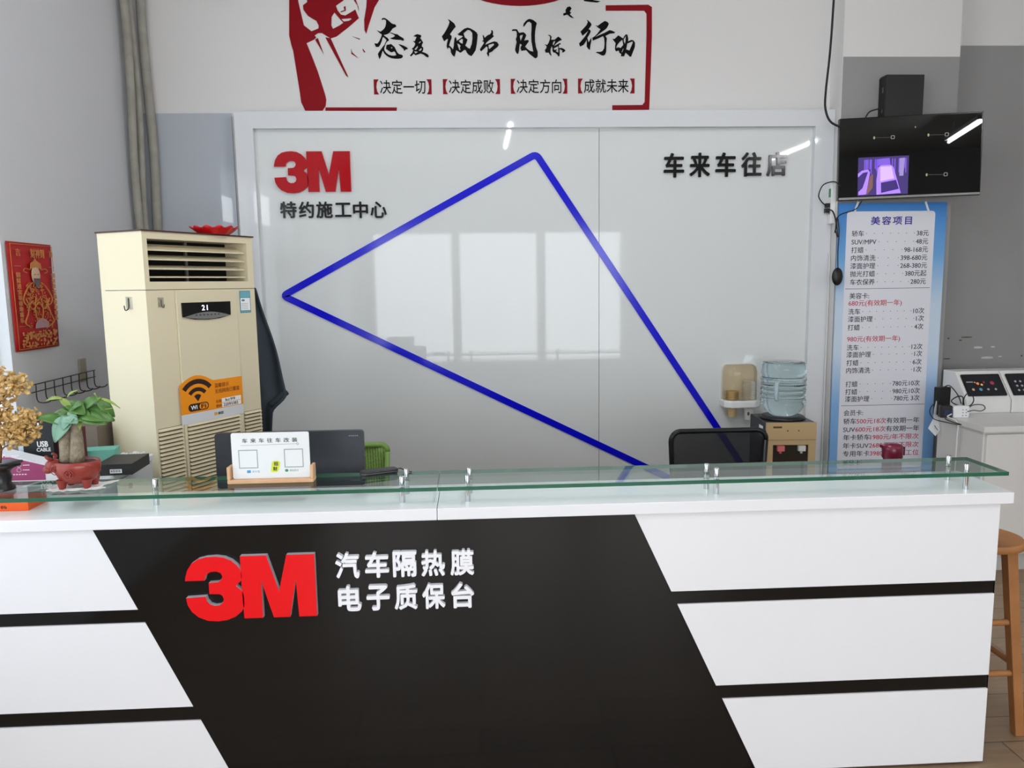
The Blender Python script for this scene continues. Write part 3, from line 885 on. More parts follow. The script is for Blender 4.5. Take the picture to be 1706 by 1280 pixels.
# hat, sleeves, robe folds, belt, scroll banners, ingots
q.prism([(U(.40), V(.245)), (U(.42), V(.19)), (U(.50), V(.165)), (U(.53), V(.14)), (U(.56), V(.165)), (U(.65), V(.19)), (U(.67), V(.245)), (U(.53), V(.225))], yq - .001, yq)
for sx_ in (-1, 1):
    q.tube(smooth_pts([(U(.53 + sx_ * .12), yq, V(.25)), (U(.53 + sx_ * .24), yq, V(.24)), (U(.53 + sx_ * .27), yq, V(.265)), (U(.53 + sx_ * .2), yq, V(.28))]), .0018, 6)
    q.tube(smooth_pts([(U(.53 + sx_ * .1), yq, V(.37)), (U(.53 + sx_ * .22), yq, V(.42)), (U(.53 + sx_ * .33), yq, V(.52)), (U(.53 + sx_ * .26), yq, V(.58)), (U(.53 + sx_ * .12), yq, V(.54))]), .003, 6)
    q.tube(smooth_pts([(U(.53 + sx_ * .2), yq, V(.56)), (U(.53 + sx_ * .26), yq, V(.66)), (U(.53 + sx_ * .33), yq, V(.74)), (U(.53 + sx_ * .22), yq, V(.79))]), .0028, 6)
    q.tube(smooth_pts([(U(.53 + sx_ * .05), yq, V(.5)), (U(.53 + sx_ * .09), yq, V(.62)), (U(.53 + sx_ * .06), yq, V(.74))]), .0025, 6)
q.tube(smooth_pts([(U(.25), yq, V(.52)), (U(.38), yq, V(.62)), (U(.53), yq, V(.56)), (U(.66), yq, V(.62)), (U(.8), yq, V(.52))]), .003, 6)
for k in range(150):
    v_ = random.uniform(.38, .78)
    sp_ = .10 + .17 * math.sin(min(1, (v_ - .36) / .25) * 1.57)
    q.ball((U(.53 + random.uniform(-sp_, sp_)), yq + .002, V(v_)), random.uniform(.0025, .007), .0012, random.uniform(.002, .005), 6)
for k in range(26):
    u0, v0, a_ = .53 + random.uniform(-.26, .26), random.uniform(.40, .80), random.uniform(0, 6.28)
    q.tube(smooth_pts([(U(u0 + .035 * j * math.cos(a_ + j * .7)), yq, V(v0 + .03 * j * math.sin(a_ + j * .7) * .8)) for j in range(4)], 4), .0014, 5)
for (ua, va, ub, vb) in ((.03, .02, .97, .02), (.03, .98, .97, .98), (.03, .02, .03, .98), (.97, .02, .97, .26), (.08, .22, .22, .22), (.86, .22, .99, .22), (.08, .77, .22, .77)):
    q.tube([(U(ua), yq + .003, V(va)), (U(ub), yq + .003, V(vb))], .0012, 5)
for sx_, u0 in ((-1, .13), (1, .93)):
    for k in range(9):
        q.text('招财进宝福禄寿喜乐'[k], U(u0 + (.0 if sx_ < 0 else .0)), V(.30 + k * .052), 1, yq, .001, .03, 'c', w=.030, h=.021)
for k in range(130):
    q.ball((U(random.uniform(.12, .92)), yq + .002, V(random.uniform(.83, .97))), random.uniform(.004, .011), .0012, random.uniform(.003, .007), 8)
q.build('gold_figure', GOLD_INK, pp)
f_ = MB()
f_.ball((U(.53), yq + .001, V(.30)), .034, .003, .040, 16, 0)
f_.prism([(U(.45), V(.33)), (U(.61), V(.33)), (U(.57), V(.40)), (U(.53), V(.425)), (U(.49), V(.40))], yq - .003, yq - .001, 1)
f_.box(U(.48), U(.51), yq - .003, yq - .0015, V(.296), V(.290), 1).box(U(.55), U(.58), yq - .003, yq - .0015, V(.296), V(.290), 1)
f_.tube([(U(.50), yq - .003, V(.345)), (U(.56), yq - .003, V(.345))], .0012, 6, 2)
fan = [(U(.57) + .055 * math.cos(R(k * 12)), V(.80) + .042 * math.sin(R(k * 12))) for k in range(16)]
MB().prism(fan, yq - .001, yq).build('fan', mat('print_lilac', (178, 140, 146), .6), pp)
f_.build('face', [mat('print_skin', (206, 172, 142), .6), mat('print_beard_grey', (96, 84, 84), .6), mat('print_red', (170, 30, 30), .6), mat('print_lilac', (178, 140, 146), .6)], pp)

# wire hook rack
hr = thing('wire_hook_rack', 'dark wire coat-hook rack on the left wall below the red print', 'hook rack', (XL + .02, 3.34, 1.17), R(90))
WIRE = mat('dark_wire', (58, 52, 48), .4, metal=.5)
L_ = .56
mb = MB()
for z in (.032, .0):
    mb.tube([(0, 0, z - .002), (L_, 0, z + .002)], .0026, 6)
mb.build('rails', WIRE, hr)
for k in range(8):
    x = .03 + k * (L_ - .05) / 7
    MB().tube(smooth_pts([(x, -.004, .034), (x, -.004, -.035), (x + .004, -.022, -.05), (x + .008, -.05, -.046), (x + .010, -.058, -.036)], 4), .0026, 6).build('hook', WIRE, hr)
o = MB().box(.445, .505, .012, .018, -.012, .098).build('adhesive_pad', mat('yellowed_tape', (168, 160, 138), .6, noise=((140, 134, 118), 30)), hr)
# ---------------------------------------------------------------- grey drawer cabinet and what stands on it
KZ = .95
kc = thing('drawer_cabinet', 'low grey drawer cabinet between the counter and the left wall', 'cabinet', (-1.59, 2.84, 0))
GREY_LAM = mat('light_grey_laminate', (196, 200, 202), .35)
MB().box(-.29, .305, -.24, .22, .0, KZ - .022).build('carcass', GREY_LAM, kc, bevel=.002)
MB().box(-.295, .312, -.245, .225, KZ - .022, KZ).build('top_board', mat('white_top_laminate', (224, 226, 226), .3), kc, bevel=.003)
MB().box(.305, .312, -.225, .205, .72, KZ - .03).build('drawer_front', GREY_LAM, kc, bevel=.002)
MB().cyl((.312, .0, .88), (.318, .0, .88), .011).build('lock', STEEL, kc)
MB().box(.305, .312, -.225, .205, .46, .71).build('drawer_front', GREY_LAM, kc, bevel=.002)


def rest_box(name, label, cat, c, size, rz, m, extra=None, tilt=0.0, bevel=.0015):
    t = thing(name, label, cat, c, rz)
    t.rotation_euler = (tilt, 0, rz)
    sx, sy, sz = size
    MB().box(-sx / 2, sx / 2, -sy / 2, sy / 2, 0, sz).build('carton', m, t, bevel=bevel)
    if extra:
        extra(t, sx, sy, sz)
    return t


# magenta carton with a sloping white-edged front flap
a_ = at(-30, 797, Y=2.64)
t = thing('magenta_carton', 'white carton with a magenta printed front, leaning at the left edge behind the glass', 'box', (-1.60, 2.655, KZ))
zA, zB = at(5, 752, Y=2.64).z - KZ, at(84, 773, Y=2.64).z - KZ
xA, xB, xC = -.14, at(76, 773, Y=2.64).x + 1.60, at(102, 800, Y=2.64).x + 1.60
prof = [(xA, 0), (xC, 0), (xC, zB - .008), (xB, zB), (xA + .0, zA + .03)]
MB().prism(prof, -.018, .05).build('carton', mat('white_carton', (226, 226, 230), .4), t)
MB().prism([(xA + .004, .010), (xB - .002, .010), (xB - .002, zB - .004), (xA + .004, zA + .022)], -.019, -.018).build('magenta_print', mat('magenta_print', (160, 66, 112), .4), t)
mb = MB()
p = at(7, 760, Y=2.64)
mb.text('Pioneer', p.x + 1.60 - .004, p.z - KZ + .001, 1, -.019, .0006, .02, 'l', w=.055, h=.011)
mb.build('brand_lettering', PAPER, t)
mb = MB()
for px_, py_ in ((33, 775), (33, 783)):
    p = at(px_, py_, Y=2.64)
    ring = [(p.x + 1.60 + .007 * math.cos(R(20 * k)), -.0195, p.z - KZ + .007 * math.sin(R(20 * k))) for k in range(19)]
    mb.tube(ring, .0006, 4)
    mb.box(p.x + 1.60 + .012, p.x + 1.60 + .034, -.0195, -.019, p.z - KZ - .001, p.z - KZ + .001)
p = at(4, 791, Y=2.64)
for k in range(9):
    mb.box(p.x + 1.60 + k * .0095, p.x + 1.60 + k * .0095 + .006, -.0195, -.019, p.z - KZ - .0015, p.z - KZ + .0015)
mb.build('white_print', PAPER, t)


def usb_extra(t, sx, sy, sz):
    m = MB()
    m.box(-sx / 2 - .0, -sx / 2 + .016, -sy / 2 - .0006, -sy / 2, .0, sz, 1)
    m.text('USB', .022, .112, 1, -sy / 2, .0006, .03, 'c', w=.036, h=.021, m=0)
    m.text('CABLE', .024, .092, 1, -sy / 2, .0006, .02, 'c', w=.046, h=.013, m=0)
    for k in (0, 1):
        m.box(-.006 + k * .016, .000 + k * .016, -sy / 2 - .0006, -sy / 2, sz * .86, sz * .92, 0)
        m.box(-.004 + k * .016, -.002 + k * .016, -sy / 2 - .0006, -sy / 2, sz * .68, sz * .86, 2)
    m.build('print', [PAPER, mat('pale_blue_print', (206, 222, 230), .5), mat('dark_cable_print', (60, 62, 64), .5)], t)
    MB().prism([(-.02, sz), (.02, sz), (.018, sz + .014), (.008, sz + .012), (.0, sz + .004), (-.008, sz + .012), (-.018, sz + .014)], -.001, .001).build('hang_tab', BLACK_PLASTIC, t)


p = at(60, 768, Y=2.74)
bx = rest_box('cable_box', 'black cable carton with white lettering standing behind the magenta carton', 'box', (p.x, 2.76, KZ), (.115, .028, .205), R(6), mat('black_carton', (28, 30, 31), .45), usb_extra)
p = at(114, 760, Y=2.80)
rest_box('maroon_box', 'dark red box standing right of the black cable carton, behind the bonsai trunks', 'box', (p.x, 2.83, KZ), (.075, .06, .155), R(-8), mat('maroon_carton', (88, 28, 30), .5))
p = at(160, 752, Y=2.90)
rest_box('teal_box', 'small teal box lying behind the bonsai on the drawer cabinet', 'box', (p.x, 2.93, KZ), (.12, .08, .055), R(12), mat('teal_carton', (92, 168, 150), .5, noise=((120, 190, 172), 20)))


def barcode(t, sx, sy, sz):
    m = MB().box(sx / 2 - .075, sx / 2 - .035, -sy / 2 - .0006, -sy / 2, .008, .022, 0)
    for k in range(11):
        m.box(sx / 2 - .072 + k * .0031, sx / 2 - .072 + k * .0031 + .0012 + .0008 * (k % 3 == 0), -sy / 2 - .001, -sy / 2 - .0006, .011, .020, 1)
    m.build('barcode_sticker', [PAPER, INK], t)


p = at(200, 775, Y=2.70)
rest_box('black_flat_box', 'flat black box with a white barcode sticker on the drawer cabinet', 'box', (p.x - .035, 2.80, KZ), (.125, .17, .040), R(3), mat('matt_black_carton', (30, 30, 31), .5), barcode)
# crumpled clear bag on the far end of the cabinet top
def crumple(cx, cy, z, sx, sy, h, name, label, m, nx=26, ny=18, seed=1):
    rr = random.Random(seed)
    g_ = [[rr.random() for _ in range(ny + 1)] for _ in range(nx + 1)]
    vs, fs = [], []
    for i in range(nx + 1):
        for j in range(ny + 1):
            u, v_ = i / nx - .5, j / ny - .5
            rad = 1 + .12 * math.sin(5 * math.atan2(v_, u) + seed) + .07 * math.sin(11 * math.atan2(v_, u))
            edge = max(abs(u), abs(v_)) * 2
            vs.append((u * sx * rad, v_ * sy * rad, .0015 + h * g_[i][j] * (0.25 + .75 * edge)))
    for i in range(nx):
        for j in range(ny):
            a_ = i * (ny + 1) + j
            fs.append((a_, a_ + ny + 1, a_ + ny + 2, a_ + 1))
    o = MB().add(vs, fs, 0, False).build(name, m, None, (cx, cy, z), solid=.0008)
    tag(o, label, 'plastic bag')
    return o


FILM = mat('milky_plastic_film', (232, 234, 234), .25, alpha=.62)
crumple(-1.41, 2.985, KZ, .20, .11, .018, 'plastic_bag', 'crumpled clear plastic wrap on the far right end of the drawer cabinet', FILM, seed=3)
# a brown carton and a grey case further back under the hooks
rest_box('brown_carton', 'brown cardboard carton on the floor behind the drawer cabinet', 'box', (-1.70, 3.30, 0), (.34, .30, 1.05), 0, mat('grey_brown_board', (128, 116, 104), .7, noise=((104, 92, 82), 5)), None)

# ---------------------------------------------------------------- left part of the glass shelf
# white plastic bag under the pot
pb = at(133, 812, Z=GZ1)
bag = crumple(-1.243, 2.418, GZ1, .172, .105, .007, 'plastic_bag', 'crumpled white plastic bag spread under the red bonsai pot', mat('white_plastic_bag', (236, 234, 230), .35, alpha=.9), seed=5, nx=16, ny=10)
PT = thing('bonsai', 'bonsai with two thick trunks in a red ceramic ox-shaped pot on the glass shelf', 'potted plant', (-1.243, 2.418, GZ1 + .002))
POT = mat('red_brown_glaze', (158, 64, 52), .25, noise=((124, 42, 38), 12))
pz = .013
mb = MB()
mb.lathe([(.012, pz), (.038, pz + .003), (.056, pz + .016), (.066, pz + .036), (.069, pz + .056), (.067, pz + .070), (.063, pz + .073), (.060, pz + .066), (.0, pz + .064)], 40, 0, Matrix.Diagonal((1.0, .78, 1, 1)))
mb.ball((-.066, -.012, pz + .060), .024, .022, .022, 16, 0).ball((-.080, -.018, pz + .048), .015, .015, .013, 12, 0)
for sx_ in (-1, 1):
    mb.tube(smooth_pts([(-.066, sx_ * .010 - .01, pz + .078), (-.072, sx_ * .022 - .01, pz + .088), (-.079, sx_ * .018 - .01, pz + .093)], 4), .005, 8, 0, [.006] * 4 + [.005] * 3 + [.004] * 2)
mb.build('pot', POT, PT)
for (x, y) in ((-.038, -.026), (.036, -.024), (-.038, .026), (.036, .026)):
    MB().lathe([(.009, -.001), (.011, .008), (.017, .030)], 14, 0, Matrix.Translation((x, y, 0))).build('leg', POT, PT)
for (x, z, r_) in ((-.046, pz + .050, .014), (-.002, pz + .038, .0145)):
    rl = MB()
    yy = -.78 * math.sqrt(max(0, .068 ** 2 - x * x)) - .001
    rl.tube([(x + r_ * math.cos(R(18 * k)), yy - .001, z + r_ * math.sin(R(18 * k))) for k in range(21)], .0014, 6)
    for j in range(6):
        rl.ball((x + r_ * .5 * math.cos(R(60 * j)), yy, z + r_ * .5 * math.sin(R(60 * j))), .0036, .002, .003, 8)
    rl.build('coin_relief', POT, PT)
MB().lathe([(.059, pz + .066), (.03, pz + .071), (0.0001, pz + .072)], 32, 0, Matrix.Diagonal((1, .78, 1, 1))).build('soil', mat('dark_soil', (52, 40, 32), .9), PT)
BARK = mat('pale_bark', (176, 164, 140), .8, noise=((92, 78, 62), 70), bump=.5, bscale=90)
mb = MB()
mb.tube([(-.030, -.004, pz + .07), (-.028, -.004, pz + .10), (-.030, -.002, pz + .14), (-.024, .0, pz + .185), (-.020, 0, pz + .20)], .02, 14, 0, [.020, .019, .0175, .016, .012])
mb.build('trunk', BARK, PT)
mb = MB()
mb.tube([(.006, -.010, pz + .07), (.008, -.010, pz + .10), (.009, -.008, pz + .14), (.008, -.006, pz + .18), (.008, -.004, pz + .20)], .02, 14, 0, [.022, .020, .018, .016, .012])
mb.build('trunk', BARK, PT)


def leaf(mb, base, tip, width, up, m=0, curl=.25):
    base, tip, up = Vector(base), Vector(tip), Vector(up).normalized()
    ax = tip - base
    side = ax.cross(up).normalized()
    nrm = side.cross(ax).normalized()
    n = 8
    vs, fs = [], []
    for i in range(n + 1):
        t = i / n
        wd = width * (math.sin(math.pi * (t * .92 + .05)) ** .8) * (1.15 - .5 * t)
        c = base + ax * t + nrm * (curl * ax.length * math.sin(t * math.pi) * .5 - curl * ax.length * t * t * .35)
        for k in (-1, -.5, 0, .5, 1):
            vs.append(c + side * wd * k * .5 + nrm * (abs(k) * wd * .16))
    for i in range(n):
        for k in range(4):
            a_ = i * 5 + k
            fs.append((a_, a_ + 1, a_ + 6, a_ + 5))
    mb.add(vs, fs, m, True)


def lpt(x, y, dy=0.0):
    p = at(x, y, Y=2.41 + dy)
    return Vector((p.x + 1.243, p.y - 2.418, p.z - GZ1 - .002))


LEAF = mat('dark_green_leaf', (48, 90, 36), .35, noise=((98, 140, 66), 30))
LEAF2 = mat('pale_bluish_leaf', (132, 172, 150), .3, noise=((108, 152, 126), 18))
LEAF3 = mat('yellow_green_leaf', (150, 168, 86), .4, noise=((122, 146, 66), 14))
lf = MB()
crown = lpt(127, 702)
L = [((126, 690), (103, 716), .055, 1, -.03), ((122, 692), (88, 737), .058, 1, -.02), ((112, 706), (60, 694), .040, 0, -.01), ((124, 692), (84, 690), .03, 0, .02), ((130, 690), (152, 700), .05, 0, -.02),
     ((132, 688), (190, 699), .064, 0, .0), ((136, 694), (176, 706), .05, 0, -.02), ((135, 690), (170, 684), .045, 0, .02), ((128, 684), (110, 668), .04, 0, .01), ((130, 684), (138, 668), .04, 0, .02), ((118, 680), (98, 662), .022, 2, .0), ((140, 680), (168, 662), .04, 0, .0),
     ((160, 664), (192, 695), .035, 0, .02), ((104, 664), (75, 667), .014, 2, 0), ((112, 662), (130, 649), .010, 2, 0), ((162, 660), (158, 655), .02, 2, -.01), ((168, 664), (200, 679), .010, 2, -.01), ((125, 705), (92, 722), .045, 1, .01), ((138, 700), (132, 716), .016, 2, -.02), ((120, 676), (142, 690), .05, 0, -.02), ((110, 690), (128, 704), .055, 1, -.035)]
for (bx_, by_), (tx, ty), wd, mi, dy in L:
    leaf(lf, lpt(bx_, by_, 0), lpt(tx, ty, dy), wd, (random.uniform(-.3, .3), -.8, .7), mi)
for k in range(12):
    a_ = random.uniform(0, 6.28)
    tip = crown + Vector((math.cos(a_) * random.uniform(.04, .1), math.sin(a_) * .05 + .02, random.uniform(.0, .06)))
    leaf(lf, crown + Vector((0, .01, .01)), tip, random.uniform(.03, .05), (0, -.5, 1), 0)
lf.build('foliage', [LEAF, LEAF2, LEAF3], PT, solid=.0006)
st = MB()
for (tx, ty) in ((98, 664), (168, 662), (188, 680), (112, 668), (150, 672), (84, 692)):
    b_ = lpt(127, 706)
    e_ = lpt(tx, ty)
    st.tube(smooth_pts([b_, (b_ + e_) / 2 + Vector((0, 0, .012)), e_], 5), .0018, 6)
st.build('stems', LEAF3, PT)

# gold crystal tree on a black base
GT = thing('gold_bead_tree', 'ornamental tree of amber gold crystal leaves on a black base at the left end', 'ornament', (-1.475, 2.415, GZ1))
AMBER = mat('amber_crystal', (226, 180, 100), .12, trans=.4, ior=1.45, noise=((244, 214, 150), 30))
mb = MB()
rr = random.Random(4)
for cx, cz, rx_, rz_, n in ((0, .345, .075, .045, 150), (.07, .328, .045, .042, 130), (.01, .275, .05, .04, 90), (.088, .215, .050, .050, 160), (.015, .200, .075, .050, 190), (.055, .168, .070, .036, 160), (-.07, .28, .06, .07, 80), (-.06, .18, .06, .06, 80)):
    for k in range(n):
        a_, e_, q_ = rr.uniform(0, 6.28), rr.uniform(-1, 1), rr.random() ** .4
        c = Vector((cx + rx_ * q_ * math.cos(a_) * math.sqrt(1 - e_ * e_), .045 * q_ * math.sin(a_) * math.sqrt(1 - e_ * e_), cz + rz_ * q_ * e_))
        s_ = rr.uniform(.006, .0115)
        Mx = Matrix.Translation(c) @ Matrix.Rotation(rr.uniform(0, 6.28), 4, Vector((rr.random() - .5, rr.random() - .5, rr.random() - .5)).normalized()) @ Matrix.Diagonal((s_, s_ * .8, s_ * .35, 1))
        mb.lathe([(1e-5, -1), (.8, -.5), (1, 0), (.8, .5), (1e-5, 1)], 6, 0, Mx, False)
fo = mb.build('crystal_leaves', AMBER, GT)
fo['kind'] = 'stuff'
mb = MB()
mb.tube(smooth_pts([(0, 0, .085), (.006, 0, .14), (-.006, 0, .20), (.004, 0, .27), (0, 0, .34)]), .005, 8)
for (x, z, z0) in ((.07, .33, .24), (.088, .21, .16), (.04, .14, .11), (-.06, .28, .2), (.05, .26, .20)):
    mb.tube(smooth_pts([(0, 0, z0), (x * .5, -.005, (z + z0) / 2 + .01), (x, 0, z)]), .0025, 6)
mb.build('wire_branches', mat('brown_wire', (120, 84, 46), .4, metal=.4), GT)
mb = MB()
mb.lathe([(.036, 0), (.036, .012), (.026, .022), (.030, .040), (.026, .056), (.034, .066), (.058, .078), (.056, .084), (.0, .082)], 24, 0, None, True, lambda a, k: 1 + (.10 * math.cos(8 * a) if k in (6, 7) else 0))
mb.build('pedestal', mat('black_resin', (28, 26, 27), .3), GT)

# orange flat box below the glass
p = at(48, 852, Z=SLAB1)
rest_box('orange_box', 'flat orange box lying on the countertop under the left glass shelf', 'box', (-1.52, 2.425, SLAB1), (.284, .105, .030), R(0), mat('orange_carton', (236, 92, 20), .4),
         lambda t, sx, sy, sz: MB().text('©', .060, .013, 1, -sy / 2, .0005, .02, 'l', w=.009, h=.009).text('b', .071, .013, 1, -sy / 2, .0005, .02, 'l', w=.007, h=.010).build('print', INK, t))

# card sign in a beech holder
sx0, sx1 = at(378, 800, Y=2.402).x, at(522, 797, Y=2.402).x
SW = sx1 - sx0
cs = thing('payment_card_sign', 'white card sign in a pale wooden holder on the glass shelf', 'sign', ((sx0 + sx1) / 2, 2.425, GZ1))
h2 = SW / 2
MB().box(-h2, h2, -.022, .022, 0, .013).box(-h2, -h2 + .010, -.022, .022, .013, .055).box(h2 - .010, h2, -.022, .022, .013, .055).build('wooden_holder', WOOD_PALE, cs, bevel=.003, bseg=3)
MB().prism(rrect(-h2 + .014, h2 - .012, .013, .160, .006), -.004, .0).build('card', mat('bright_card', (250, 250, 250), .3), cs)
MB().prism(rrect(-h2 + .013, h2 - .011, .013, .161, .006), -.0062, -.0042).prism(rrect(-h2 + .013, h2 - .011, .013, .161, .006), .0002, .0022).build('acrylic_sheet', ACRYLIC, cs)
mb = MB()
yk = -.0040
mb.text('车来车往车改装', 0.0, .135, 1, yk + .0002, .0004, .012, 'c', w=.172, h=.0145, space=1.85)
mb.tube([(-.092, yk, .120), (.083, yk, .122)], .0004, 4)
mb.tube([(.086 + .003 * math.cos(R(30 * k)), yk, .122 + .003 * math.sin(R(30 * k))) for k in range(13)], .0005, 4)
mb.build('heading_lettering', INK, cs)
for xc in (-.070, .072):
    mb = MB()
    o_, i_ = .030, .027
    mb.box(xc - o_, xc + o_, yk - .0003, yk + .0003, .076 + i_, .076 + o_).box(xc - o_, xc + o_, yk - .0003, yk + .0003, .076 - o_, .076 - i_)
    mb.box(xc - o_, xc - i_, yk - .0003, yk + .0003, .076 - i_, .076 + i_).box(xc + i_, xc + o_, yk - .0003, yk + .0003, .076 - i_, .076 + i_)
    mb.build('empty_frame', mat('grey_frame_print', (170, 172, 180), .6), cs)
BLUE_P, GREEN_P, LIME_P = mat('sky_blue_print', (74, 160, 214), .6), mat('green_print', (52, 150, 100), .6), mat('lime_print', (222, 232, 70), .6)
MB().prism(rrect(-.076, -.064, .031, .040, .002), yk - .0003, yk + .0002).text('支付宝', -.060, .0355, 1, yk + .0002, .0004, .0, 'l', w=.024, h=.007).build('blue_caption', BLUE_P, cs)
MB().ball((.048, yk, .0365), .0055, .0006, .0045, 12).text('微信支付', .057, .0365, 1, yk + .0002, .0004, .0, 'l', w=.028, h=.007).build('green_caption', GREEN_P, cs)
mb = MB()
mb.prism([(-.002, .036), (.002, .032), (.017, .032), (.024, .039), (.029, .062), (.025, .068), (.009, .069), (.003, .064)], yk - .0003, yk + .0002, 0)
mb.text('招', .0155, .059, 1, yk - .0003, .0004, .02, 'c', w=.013, h=.013, m=1).text('财', .0125, .043, 1, yk - .0003, .0004, .02, 'c', w=.013, h=.013, m=1)
mb.build('lime_tag', [LIME_P, INK], cs)

# small black handheld device with its lead
hd = thing('handheld_device', 'small black handheld device with a trailing lead on the glass shelf', 'device', (-.318, 2.478, GZ1), R(22))
mb = MB()
mb.flatz(rrect(-.062, .062, -.022, .022, .014), .004, .019)
mb.build('case', BLACK_PLASTIC, hd, bevel=.005, bseg=3)
MB().flatz(rrect(-.0625, .0625, -.0225, .0225, .014), .010, .012).build('silver_trim', STEEL, hd)
MB().flatz(rrect(-.060, .060, -.020, .020, .013), 0, .0045).build('underside', DARK_PLASTIC, hd)
MB().tube(smooth_pts([(.06, 0, .012), (.075, .002, .013), (.09, -.012, .004), (.105, -.02, .003)]), .002, 6).build('lead', CABLE_BLACK, hd)

# ---------------------------------------------------------------- behind the counter: monitor, chairs, thermos
WS = .75
m0, m1 = at(357, 727, Y=2.74), at(605, 717, Y=2.74)
mw = m1.x - m0.x
mo = thing('computer_monitor', 'black computer monitor seen from behind, between the card sign and the green chair', 'monitor', ((m0.x + m1.x) / 2, 2.74, WS))
zt_ = m1.z - WS
MB().prism(rrect(-mw / 2, mw / 2, zt_ - .31, zt_, .012), 0, .022).build('shell', mat('charcoal_shell', (44, 46, 51), .38), mo, bevel=.004)
MB().prism(rrect(-mw / 2 + .012, mw / 2 - .012, zt_ - .298, zt_ - .012, .006), .022, .0235).build('screen', mat('dark_screen', (10, 12, 16), .12), mo)
MB().box(-.03, .03, .024, .045, .0, zt_ - .12).box(-.11, .11, -.03, .14, 0, .008).build('stand', DARK_PLASTIC, mo, bevel=.003)
mb = MB()
for k in range(5):
    mb.box(mw / 2 - .052 + k * .007, mw / 2 - .047 + k * .007, -.0008, 0, zt_ - .021, zt_ - .017)
mb.build('badge', mat('grey_print_dark', (120, 122, 126), .5), mo)


def task_chair(name, label, x, y, z_top, wid, hgt, m_back, m_frame, face):
    """mesh-backed swivel chair; the backrest top is z_top; face +1 turns its back to the camera"""
    t = thing(name, label, 'office chair', (x, y, 0))
    n, k_ = 12, 10
    bv, bf = [], []
    for i in range(n + 1):
        for j in range(k_ + 1):
            u, v_ = i / n - .5, j / k_
            bv.append((u * (wid - .03) * (1 - .10 * (1 - v_)), .05 * (1 - (2 * u) ** 2) * face + .03 * math.sin(v_ * 3), z_top - .015 - (1 - v_) * (hgt - .03)))
    for i in range(n):
        for j in range(k_):
            a_ = i * (k_ + 1) + j
            bf.append((a_, a_ + k_ + 1, a_ + k_ + 2, a_ + 1))
    MB().add(bv, bf, 0, True).build('backrest_mesh', m_back, t, solid=.003)
    ring = []
    P = rrect(-wid / 2 + .008, wid / 2 - .008, z_top - hgt, z_top - .012, .045 if wid < .47 else .028, 6)
    for (a_, b_) in P:
        v_ = (b_ - (z_top - hgt)) / hgt
        u = a_ / wid
        ring.append((a_ * (1 - .10 * (1 - v_)), .05 * (1 - (2 * u) ** 2) * face + .03 * math.sin(v_ * 3), b_))
    ring.append(ring[0])
    MB().tube(ring, .012, 10).build('backrest_frame', m_frame, t)
    MB().tube(smooth_pts([(0, .055 * face, z_top - hgt + .05), (0, .09 * face, .55), (0, .05 * face, .43), (0, -.10 * face, .42)]), .02, 10).build('back_support', m_frame, t)
    MB().flatz(rrect(-.23, .23, -.24, .22, .08), .43, .50).build('seat', mat('black_seat_fabric', (26, 26, 28), .9), t, bevel=.02, bseg=3)
    MB().cyl((0, 0, .10), (0, 0, .43), .028).build('gas_column', CHROME, t)
    for q_ in range(5):
        a_ = R(72 * q_ + 18)
        c, s_ = math.cos(a_), math.sin(a_)
        MB().tube([(0, 0, .11), (c * .15, s_ * .15, .10), (c * .28, s_ * .28, .075)], .02, 8, 0, [.026, .02, .014]).build('leg', m_frame, t)
        MB().cyl((c * .28 - s_ * .02, s_ * .28 + c * .02, .029), (c * .28 + s_ * .02, s_ * .28 - c * .02, .029), .028).build('castor', BLACK_PLASTIC, t)
    return t


def mesh_fabric(name, rgb, rgb2, alpha, sc):
    m = bpy.data.materials.new(name)
    m.use_nodes = True
    nt = m.node_tree
    b = nt.nodes['Principled BSDF']
    b.inputs['Roughness'].default_value = .85
    b.inputs['Alpha'].default_value = alpha
    tc = nt.nodes.new('ShaderNodeTexCoord')
    vo = nt.nodes.new('ShaderNodeTexWave')
    vo.inputs['Scale'].default_value = sc
    vo.inputs['Distortion'].default_value = 3
    vo.inputs['Detail Scale'].default_value = 6
    mx = nt.nodes.new('ShaderNodeMix')
    mx.data_type = 'RGBA'
    mx.inputs['A'].default_value = lin(rgb)
    mx.inputs['B'].default_value = lin(rgb2)
    nt.links.new(tc.outputs['Object'], vo.inputs['Vector'])
    nt.links.new(vo.outputs['Fac'], mx.inputs['Factor'])
    nt.links.new(mx.outputs['Result'], b.inputs['Base Color'])
    return m


BLACK_FRAME = mat('black_chair_frame', (14, 15, 17), .4)
c0, c1 = at(1113, 728, Y=3.45), at(1278, 728, Y=3.45)
task_chair('office_chair', 'office chair with a see-through black mesh back, in front of the water dispenser', (c0.x + c1.x) / 2, 3.42, at(1195, 713, Y=3.45).z, c1.x - c0.x, .46, mesh_fabric('black_mesh', (20, 20, 22), (34, 34, 36), .72, 60), BLACK_FRAME, 1)
c1 = at(650, 750, Y=3.35)
task_chair('office_chair', 'office chair with a lime green woven back, behind the black monitor', c1.x - .24, 3.32, at(630, 736, Y=3.35).z, .48, .44, mesh_fabric('green_woven_mesh', (150, 178, 92), (92, 124, 58), 1.0, 26), mat('green_chair_frame', (112, 144, 70), .5), 1)

